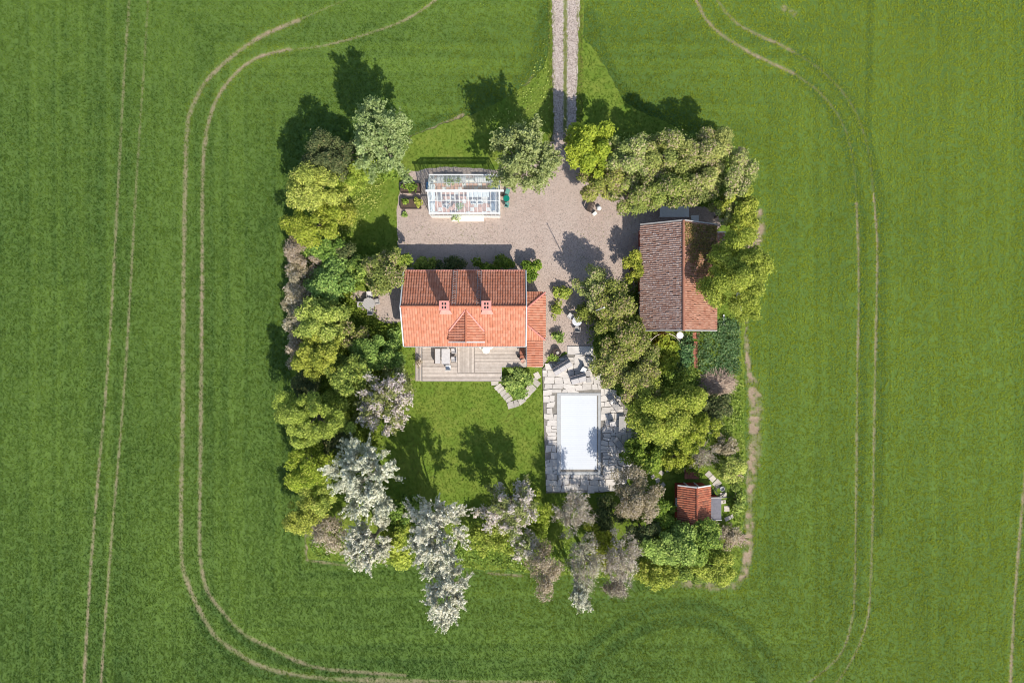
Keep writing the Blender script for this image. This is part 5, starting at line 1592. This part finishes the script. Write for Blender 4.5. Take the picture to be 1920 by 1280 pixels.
T = 'trees'
PL = [
 # --- north side
 ('willow_tree', 'tall pale sage green tree at the north west corner casting a long shadow', 'pale', 712, 264, 58, 76, 11, .9, 1.25),
 ('willow_tree', 'broad pale sage green tree between greenhouse and driveway', 'pale', 984, 300, 76, 70, 9.5, .8, 1.25),
 ('maple_tree', 'bright lime green tree right beside the driveway entrance', 'lime', 1104, 281, 38, 42, 7, 1.0, 1.1),
 ('dark_shrub', 'dark brownish green rounded tree at the north west corner', 'dark', 612, 296, 40, 34, 7.0, .6, 1.0),
 ('dark_shrub', 'small dark shrub under the tall pale tree, beside the dark rounded tree', 'dark', 652, 290, 24, 22, 5.0, .4, 1.0),
 ('yellow_shrub', 'yellow green leafy tree below the dark rounded tree', 'yellow', 592, 358, 50, 40, 7.5, .6, 1.1),
 ('yellow_shrub', 'yellow green shrub beneath the tall pale tree', 'yellow', 662, 328, 38, 30, 4.5, .3, 1.1),
 ('yellow_shrub', 'low yellow green shrub left of the raised beds', 'green', 730, 318, 18, 22, 2.0, .1, .8),
 ('yellow_shrub', 'spreading yellow green shrub on the west edge above the buff hedge', 'yellow', 592, 420, 46, 40, 4.5, .3, 1.0),
 ('yellow_shrub', 'low loose yellowish bush on the lawn west of the raised beds', 'yellow', 634, 392, 34, 28, 1.6, .05, .7),
 ('buff_hedge_bush', 'buff brown bush on the west edge, northernmost of the hedge', 'brown', 566, 478, 28, 36, 3.6, .15, 1.1),
 ('buff_hedge_bush', 'buff brown bush on the west edge, middle of the hedge', 'brown', 563, 530, 28, 36, 3.4, .15, 1.1),
 ('buff_hedge_bush', 'buff brown bush on the west edge, southern end of the hedge', 'brown', 556, 590, 20, 38, 3.4, .15, 1.1),
 ('green_shrub', 'dull green shrub behind the buff hedge', 'green', 612, 462, 32, 26, 3.4, .2, 1.0),
 ('green_shrub', 'dark leafy shrub in the shade north of the seat group', 'dark', 645, 482, 26, 22, 3.0, .2, 1.0),
 ('green_shrub', 'broad fresh green shrub west of the round slatted table', 'green', 622, 524, 44, 36, 4.0, .2, 1.1),
 ('olive_tree', 'olive green rounded tree off the north west house corner', 'lilac', 724, 506, 38, 38, 5.4, .6, 1.1),
 ('green_shrub', 'fresh green bush against the olive rounded tree', 'green', 672, 508, 26, 22, 3.4, .3, 1.0),
 ('green_shrub', 'bright green bush touching the north west house corner', 'green', 746, 487, 18, 22, 4.2, .3, 1.0),
 # --- west belt
 ('yellow_tree', 'yellow green tree south west of the seat group, beside the buff hedge', 'yellow', 602, 606, 46, 42, 6.5, .5, 1.1),
 ('olive_tree', 'mottled olive tree in the west belt below the seat group', 'lilac', 640, 624, 34, 28, 4.0, .3, 1.1),
 ('green_tree', 'bright fresh green tree west of the house south half', 'green', 700, 658, 38, 34, 3.2, .2, 1.15),
 ('willow_shrub', 'golden green feathery tree in the middle of the west belt', 'willow', 598, 662, 48, 40, 7.0, .5, 1.1),
 ('buff_hedge_bush', 'narrow buff bush on the west edge beside the golden feathery tree', 'brown', 556, 652, 16, 34, 3.4, .15, 1.0),
 ('green_tree', 'mid green tree above the pink blossom tree', 'green', 652, 704, 40, 34, 5.5, .4, 1.1),
 ('dark_shrub', 'dark shaded shrub on the west edge of the belt', 'dark', 580, 722, 30, 26, 4.0, .2, 1.0),
 ('willow_tree', 'large golden green feathery tree bulging out into the west field', 'willow', 584, 780, 58, 50, 8.5, .8, 1.15),
 ('yellow_shrub', 'yellow green shrub between feathery tree and pink blossom tree', 'yellow', 632, 758, 30, 30, 4.4, .3, 1.0),
 ('blossom_tree', 'pink white blossom tree at the west edge of the lawn', 'blossom', 720, 758, 66, 66, 6.2, .6, 1.1),
 ('pale_shrub', 'low pale green perennial clump below the house corner', 'pale', 738, 694, 26, 24, 1.4, .05, .8),
 ('pale_shrub', 'narrow low plants along the west house wall', 'green', 738, 640, 9, 24, .9, .03, .8),
 ('yellow_tree', 'yellow green tree on the west edge left of the silver tree', 'yellow', 584, 872, 40, 44, 6.5, .5, 1.1),
 ('dark_shrub', 'dark shrub in deep shade behind the silver tree', 'dark', 640, 838, 34, 36, 4.5, .3, 1.0),
 ('yellow_shrub', 'yellow green bush below the west edge tree', 'yellow', 600, 928, 32, 28, 4.2, .3, 1.0),
 ('willow_shrub', 'small golden feathery bush leaning out at the south west corner', 'willow', 566, 968, 34, 30, 5.0, .5, .8),
 ('buff_hedge_bush', 'dull buff bush just inside the south west corner', 'brown', 622, 1002, 34, 26, 3.2, .2, .7),
 ('grey_shrub', 'small grey twiggy bush at the south west corner', 'bare', 592, 1000, 14, 16, 1.6, .1, 1.2),
 # --- south side
 ('silver_tree', 'large silvery white tree left of the lawn, the northernmost white one', 'silver', 688, 898, 72, 78, 10.5, .6, 1.15),
 ('silver_tree', 'silvery white tree with blue grey shoots at the south tip of the lawn', 'silver', 820, 1000, 58, 82, 11, .5, 1.15),
 ('silver_tree', 'white leaved tree standing farthest out into the south field', 'silver', 838, 1112, 42, 60, 10.5, .7, 1.2),
 ('silver_tree', 'cream white tree below the large silvery tree', 'silver', 696, 1014, 54, 54, 7.5, .4, 1.05),
 ('yellow_tree', 'yellow green bush squeezed between the white trees', 'lime', 742, 1012, 24, 46, 4.5, .3, .9),
 ('green_shrub', 'deep green bush in front of the white trees', 'green', 752, 962, 24, 34, 3.5, .2, 1.0),
 ('blossom_tree', 'loose pink blossom tree at the south end of the lawn', 'blossom', 958, 952, 62, 50, 7.4, .6, 1.3),
 ('blossom_tree', 'small white blossom tree behind the loose pink one', 'blossom', 982, 1020, 28, 30, 5.0, .6, .8),
 ('yellow_shrub', 'wide yellow green shrub along the south edge beside the white tree', 'yellow', 918, 1012, 44, 30, 3.0, .15, 1.0),
 ('green_shrub', 'yellow green shrub under the loose pink blossom tree', 'yellow', 1000, 966, 34, 34, 2.6, .15, .9),
 ('buff_tree', 'narrow buff brown tree on the south edge left of the grey trees', 'brown', 1022, 1062, 24, 46, 6.5, .5, .8),
 ('grey_tree', 'grey twiggy tree touching the south end of the patio', 'bare', 1076, 962, 40, 42, 6.5, .7, 2.2),
 ('buff_tree', 'pinkish buff tree between patio and shed', 'brown', 1192, 930, 40, 46, 6.2, .6, 1.0),
 ('grey_tree', 'grey twiggy tree on the south edge with cream tipped shoots', 'bare', 1098, 1052, 38, 52, 8.0, .8, 2.4),
 ('silver_tree', 'slim cream flowering tree poking out of the south edge', 'silver', 1088, 1112, 20, 32, 7.6, 1.0, .8),
 ('grey_tree', 'grey twiggy tree left of the bright green southern tree', 'bare', 1168, 1048, 40, 50, 7.6, .8, 2.2),
 ('grey_shrub', 'pale grey twiggy bush jutting into the south field', 'bare', 1154, 1098, 24, 20, 5.0, .4, 2.4),
 ('yellow_shrub', 'yellow green undergrowth between the two grey twiggy trees', 'yellow', 1132, 1026, 30, 40, 3.2, .15, .9),
 ('dark_shrub', 'dark green shrub in the gap behind the patio', 'dark', 1140, 962, 24, 36, 2.0, .1, .9),
 ('green_shrub', 'deep green bush left of the shed', 'green', 1236, 952, 28, 30, 3.6, .2, 1.0),
 ('dark_shrub', 'dark green bush south of the pinkish buff tree', 'dark', 1206, 994, 28, 24, 3.6, .2, 1.0),
 ('green_tree', 'bright green tree below the shed', 'green', 1262, 1022, 48, 40, 5.4, .4, 1.15),
 ('green_tree', 'bright green tree overhanging the shed roof', 'green', 1306, 1010, 44, 34, 4.6, .3, 1.1),
 ('yellow_shrub', 'yellow green bush on the south edge below the bright green tree', 'yellow', 1234, 1072, 40, 24, 3.4, .2, 1.1),
 ('yellow_shrub', 'yellow green bush at the south east corner', 'yellow', 1332, 1062, 46, 28, 3.4, .2, 1.1),
 ('green_shrub', 'mid green bush east of the tree below the shed', 'green', 1288, 1056, 30, 26, 3.0, .2, 1.0),
 ('grey_shrub', 'brownish grey twiggy bush south of the shed annex', 'bare', 1340, 998, 20, 20, 1.8, .1, 1.6),
 # --- east belt
 ('lilac_bush', 'yellow green bush at the west wall of the barn', 'yellow', 1187, 500, 19, 30, 3.4, .2, 1.15),
 ('lilac_bush', 'olive lilac bush at the north tip of the belt between yard and barn', 'lilac', 1112, 536, 28, 30, 5.6, .6, .8),
 ('lilac_bush', 'olive lilac bush against the barn wall, middle of the belt', 'lilac', 1156, 562, 40, 38, 6.0, .6, .9),
 ('lilac_bush', 'low olive bush round the flagpole foot above the round table', 'lilac', 1106, 590, 22, 16, 2.6, .15, 1.0),
 ('lilac_bush', 'large olive lilac bush west of the barn south end', 'lilac', 1168, 636, 52, 42, 5.2, .3, 1.15),
 ('lilac_bush', 'olive lilac bush overhanging the sofas on the patio', 'lilac', 1146, 686, 30, 32, 5.0, .3, 1.1),
 ('lilac_bush', 'brown tipped lilac bush south of the barn hoop', 'lilac', 1200, 714, 38, 34, 5.0, .3, 1.1),
 ('green_tree', 'large yellow green tree on the east side of the pool', 'yellow', 1234, 778, 52, 54, 6.2, .4, 1.2),
 ('green_tree', 'yellow green rounded tree east of the large poolside tree', 'yellow', 1278, 756, 44, 42, 5.6, .4, 1.15),
 ('green_tree', 'smaller yellow green tree south east of the large poolside tree', 'yellow', 1296, 806, 44, 34, 4.8, .3, 1.0),
 ('dark_shrub', 'deep green shrub at the east edge below the brush pile', 'dark', 1342, 772, 26, 34, 2.8, .15, 1.0),
 ('green_shrub', 'fresh green low shrub at the south east corner of the patio', 'green', 1206, 850, 36, 26, 2.6, .1, 1.0),
 ('yellow_shrub', 'low yellow green bush north of the shed', 'yellow', 1262, 858, 34, 20, 2.0, .1, 1.0),
 ('grey_shrub', 'grey brown twiggy bush between the yellow trees and the slab path', 'bare', 1318, 852, 36, 26, 2.6, .1, 1.4),
 ('yellow_shrub', 'yellow green bush at the east edge beside the slab path', 'yellow', 1372, 880, 28, 22, 2.2, .1, 1.1),
 ('lilac_bush', 'brownish lilac bush left of the pale hoop', 'lilac', 1212, 668, 26, 26, 3.4, .2, 1.0),
 ('buff_shrub', 'low buff bush above the slab path beside the tan field edge', 'brown', 1362, 838, 22, 20, 1.7, .1, .9),
 ('green_shrub', 'low fresh green bush between the slab path and the tan field edge', 'green', 1382, 936, 9, 26, 1.0, .05, .9),
 ('yellow_shrub', 'low yellow green bush just north of the red brick doorstep', 'yellow', 1308, 876, 16, 12, 1.4, .05, .9),
 ('buff_shrub', 'dry buff bush under the lowest slab of the shed path', 'brown', 1366, 1004, 20, 18, 1.6, .1, .8),
 # --- north east hedge
 ('lilac_bush', 'olive lilac bush in the big north east hedge, below the lime tree', 'lilac', 1124, 344, 40, 34, 5.4, .3, 1.1),
 ('lilac_bush', 'olive lilac bush in the big north east hedge, right of the lime tree', 'lilac', 1176, 296, 46, 40, 6.4, .3, 1.1),
 ('lilac_bush', 'olive lilac bush at the northern rim of the big hedge', 'lilac', 1250, 288, 48, 40, 6.6, .3, 1.1),
 ('lilac_bush', 'olive lilac bush at the north east shoulder of the big hedge', 'lilac', 1320, 286, 46, 40, 6.4, .3, 1.1),
 ('lilac_bush', 'olive lilac bush at the eastern rim of the big hedge', 'lilac', 1376, 328, 36, 44, 5.8, .3, 1.1),
 ('lilac_bush', 'olive lilac bush hanging over the gravel, left part of the hedge', 'lilac', 1184, 362, 42, 32, 5.2, .3, 1.1),
 ('lilac_bush', 'olive lilac bush hanging over the long white table', 'lilac', 1250, 362, 44, 34, 5.4, .3, 1.1),
 ('lilac_bush', 'dark hearted lilac bush in the middle of the big hedge', 'lilac', 1310, 348, 38, 36, 5.4, .3, 1.0),
 ('yellow_tree', 'bright yellow green tree between the big hedge and the barn', 'yellow', 1386, 394, 32, 42, 5.6, .4, 1.2),
 ('green_shrub', 'olive green bush at the barn north east corner', 'lilac', 1356, 398, 20, 26, 4.4, .3, 1.0),
 ('weeping_tree', 'large golden green tree spreading over the east roof of the barn', 'willow', 1382, 522, 64, 70, 10.0, .9, 1.35),
 # --- beds along the house
 ('house_shrub', 'fresh green shrub at the north wall of the house, left end', 'green', 790, 495, 26, 11, 1.3, .05, 1.0),
 ('house_shrub', 'dark green low shrub at the north wall of the house, middle', 'dark', 842, 497, 30, 10, 1.1, .05, 1.0),
 ('house_shrub', 'deep green shrub at the north wall of the house, right of the gap', 'green', 926, 497, 40, 11, 1.3, .05, 1.0),
 ('house_shrub', 'bright green shrub round the north east corner of the house', 'green', 994, 508, 15, 22, 2.0, .05, 1.0),
 ('bed_plant', 'small bright green plant alone on the gravel east of the porch', 'green', 1045, 633, 8, 9, .8, .02, 1.0),
 ('bed_plant', 'yellow green plant beside the lilac belt on the gravel', 'yellow', 1056, 549, 15, 10, 1.1, .02, 1.0),
 ('bed_plant', 'yellow narrow plant strip on the gravel east of the porch', 'yellow', 1044, 580, 7, 17, .7, .02, .9),
 ('bed_plant', 'leafy green ferny bed between deck and stepping stones', 'green', 966, 708, 27, 22, 1.0, .02, 1.2),
 ('bed_plant', 'green bed plants at the point of the curved stone path', 'green', 970, 732, 14, 13, .8, .02, 1.1),
 ('bed_plant', 'green plant foot beside the half barrel planter', 'green', 1038, 670, 7, 5, .5, .02, 1.0),
 ('bed_plant', 'salad plants in the northern raised bed', 'green', 768, 352, 15, 5, .62, .36, .6),
 ('bed_plant', 'yellow flowering plant in the southern raised bed', 'yellow', 784, 380, 6, 7, .75, .36, .9),
 ('bed_plant', 'small green plant in the southern raised bed, left part', 'green', 760, 377, 6, 4, .65, .36, .7),
 ('bed_plant', 'tiny green weed tuft on the gravel below the raised beds', 'green', 760, 403, 5, 4, .3, .02, 1.0),
 ('bed_plant', 'potted greenery on the cream greenhouse step', 'pale', 855, 407, 8, 6, .55, .16, .6),
 ('bed_plant', 'yellow plant growing on the west end of the deck steps', 'brown', 784, 680, 5, 6, .85, .45, .9),
 ('bed_plant', 'leafy pot plant inside the greenhouse by the south wall', 'green', 862, 388, 5, 5, 1.0, .3, .7),
 ('bed_plant', 'potted plants on the bench inside the greenhouse', 'green', 846, 339, 14, 3, 1.1, .8, .6),
 ('bed_plant', 'bright lime green plants inside the pale hoop', 'lime', 1244, 660, 28, 28, .7, .02, 1.0),
 ('bed_plant', 'low green plants right beside the pale hoop below the barn gable', 'ground', 1284, 662, 14, 26, .5, .02, 1.0),
]
SMALL = ('shrub', 'bush', 'hedge')
for row in PL:
    nm, lab, kind, px, py, ra, rb, h, z0, dn = row
    if 'plant' in nm: cat, grp = 'plant', None
    elif 'bush' in nm or 'shrub' in nm: cat, grp = 'shrub', None
    else: cat, grp = 'tree', None
    plant(nm, lab, kind, px, py, ra, rb, h, z0, dn, cat, grp, twigs=(620 if kind == 'bare' and h > 4 else 200 if kind == 'bare' else 60 if kind == 'silver' else 0),
          bark=BIRCH if nm == 'weeping_tree' else None)

def carpet(name, poly, kind, dens, h, label, seed, leaf=None):
    """low leafy ground cover as one mass"""
    r = np.random.default_rng(seed)
    xs = [p[0] for p in poly]; ys = [p[1] for p in poly]
    A = (max(xs) - min(xs)) * (max(ys) - min(ys))
    n = int(A * dens)
    X, Y = r.uniform(min(xs), max(xs), n), r.uniform(min(ys), max(ys), n)
    k = in_poly(X + r.normal(0, .35, n), Y + r.normal(0, .35, n), poly) & (vnoise(X, Y, .6, seed + 9) + r.random(n) * .5 > .42); X, Y = X[k], Y[k]; n = len(X)
    hh = vnoise(X, Y, .5, seed + 1)
    P = np.stack([X, Y, h * (.25 + .75 * hh) * r.uniform(.5, 1, n) + .02], 1)
    N = unit(np.array([0, 0, 1.0]) + r.normal(size=(n, 3)) * .5)
    o = link(name, leaf_mesh(name, P, N, (leaf or TY.get(kind, {'leaf': .09})['leaf']) * r.uniform(.7, 1.3, n), .15 + .5 * hh + r.normal(0, .2, n), (r.random(n) < .15) * .7, r), LM[kind])
    o['kind'] = 'stuff'; o['label'] = label
    return o
carpet('vegetable_patch', PXP([(1306, 608), (1352, 596), (1388, 602), (1384, 700), (1330, 706), (1308, 690)]), 'ground', 170, .45, 'dark green leafy vegetable patch south of the barn', 41)
carpet('ground_cover', PXP([(1268, 624), (1300, 624), (1300, 700), (1262, 700)]), 'ground', 130, .3, 'green ground cover between hoop and brick path', 42)
carpet('ground_cover', PXP([(560, 430), (640, 380), (735, 320), (700, 390), (640, 450), (570, 470)]), 'yellow', 60, .25, 'loose low herbs on the north west lawn', 43)
carpet('ground_cover', PXP([(580, 1000), (700, 1030), (960, 1020), (1240, 1030), (1380, 1040), (1376, 1084), (1100, 1074), (780, 1052), (584, 1040)]), 'green', 60, .35, 'rough herbs and nettles along the south edge', 44)
carpet('ground_cover', PXP([(1340, 790), (1376, 740), (1392, 700), (1394, 1000), (1360, 1040), (1378, 985), (1380, 900), (1340, 850)]), 'green', 34, .25, 'rough herbs along the east edge', 45)
carpet('ground_cover', PXP([(565, 480), (720, 480), (660, 560), (740, 620), (740, 760), (700, 850), (650, 900), (570, 900), (555, 600)]), 'green', 130, 1.0, 'shaded undergrowth of the west belt', 46)
carpet('ground_cover', PXP([(1090, 560), (1195, 520), (1196, 620), (1260, 640), (1330, 740), (1330, 860), (1190, 860), (1180, 760), (1120, 690)]), 'green', 100, .8, 'shaded undergrowth of the east belt', 47)
carpet('ground_cover', PXP([(1075, 300), (1180, 250), (1340, 260), (1400, 330), (1400, 440), (1350, 385), (1180, 370), (1100, 345)]), 'green', 55, .3, 'shaded undergrowth of the north east hedge', 48)
carpet('ground_cover', PXP([(985, 165), (1030, 60), (1032, 150), (1035, 240), (990, 250), (900, 240)]), 'yellow', 10, .15, 'weeds on the verge west of the driveway', 49)

# climbing plant on the east slope of the barn
r = np.random.default_rng(77)
n = 4200
yy = BY1 - .2 - np.abs(r.normal(0, 2.6, n)); cc = r.random(n)
k = (yy > BY0 + .5) & (r.random(n) < np.clip(1.5 - (BY1 - yy) / 6.2 - .55 * (cc > .82), 0, 1))
yy, cc = yy[k], cc[k]; n = len(yy)
slope = math.atan2(BR - BE, BX1 - BXR)
xx = BX1 - cc * (BX1 - BXR); zz = BE + cc * (BR - BE) + .06 + .28 * vnoise(xx, yy, .5, 5) * r.random(n)
P = np.stack([xx, yy, zz], 1)
N = unit(np.array([math.sin(slope), 0, math.cos(slope)]) + r.normal(size=(n, 3)) * .6)
red = ((vnoise(xx, yy, 1.2, 6) > .62) & (xx > BXR + 1.4)) * r.uniform(.3, 1, n)
vine = empty('climbing_vine', (BX1 + .1, 8.5, 0), 0, 'brown and reddish climbing vine spreading over the barn east roof', 'vine')
o = link('crown', leaf_mesh('crown', P, N, .075 * r.uniform(.7, 1.4, n), .4 + r.normal(0, .28, n), red, r), LM['vine'], vine); o.location = -vine.location
mb = MB()
for q in range(7):
    y0_ = 7.2 + q * .55
    mb.tube([(BX1 - .02, y0_, 0), (BX1 + .04, y0_, 1.4), (BX1 + .03, y0_, BE + .1), (BX1 - .9, y0_ + .3, BE + .75), (BX1 - 2.2, y0_ + .2, BE + 1.6)], [.04, .03, .025, .02, .012], 5)
o = mb.build('stem', BARK, vine); o.location = -vine.location

#print('TOTAL_TRIS', sum(sum(len(q.vertices) - 2 for q in m_.polygons) if len(m_.polygons) < 3000 else len(m_.polygons) * 2 for m_ in bpy.data.meshes))
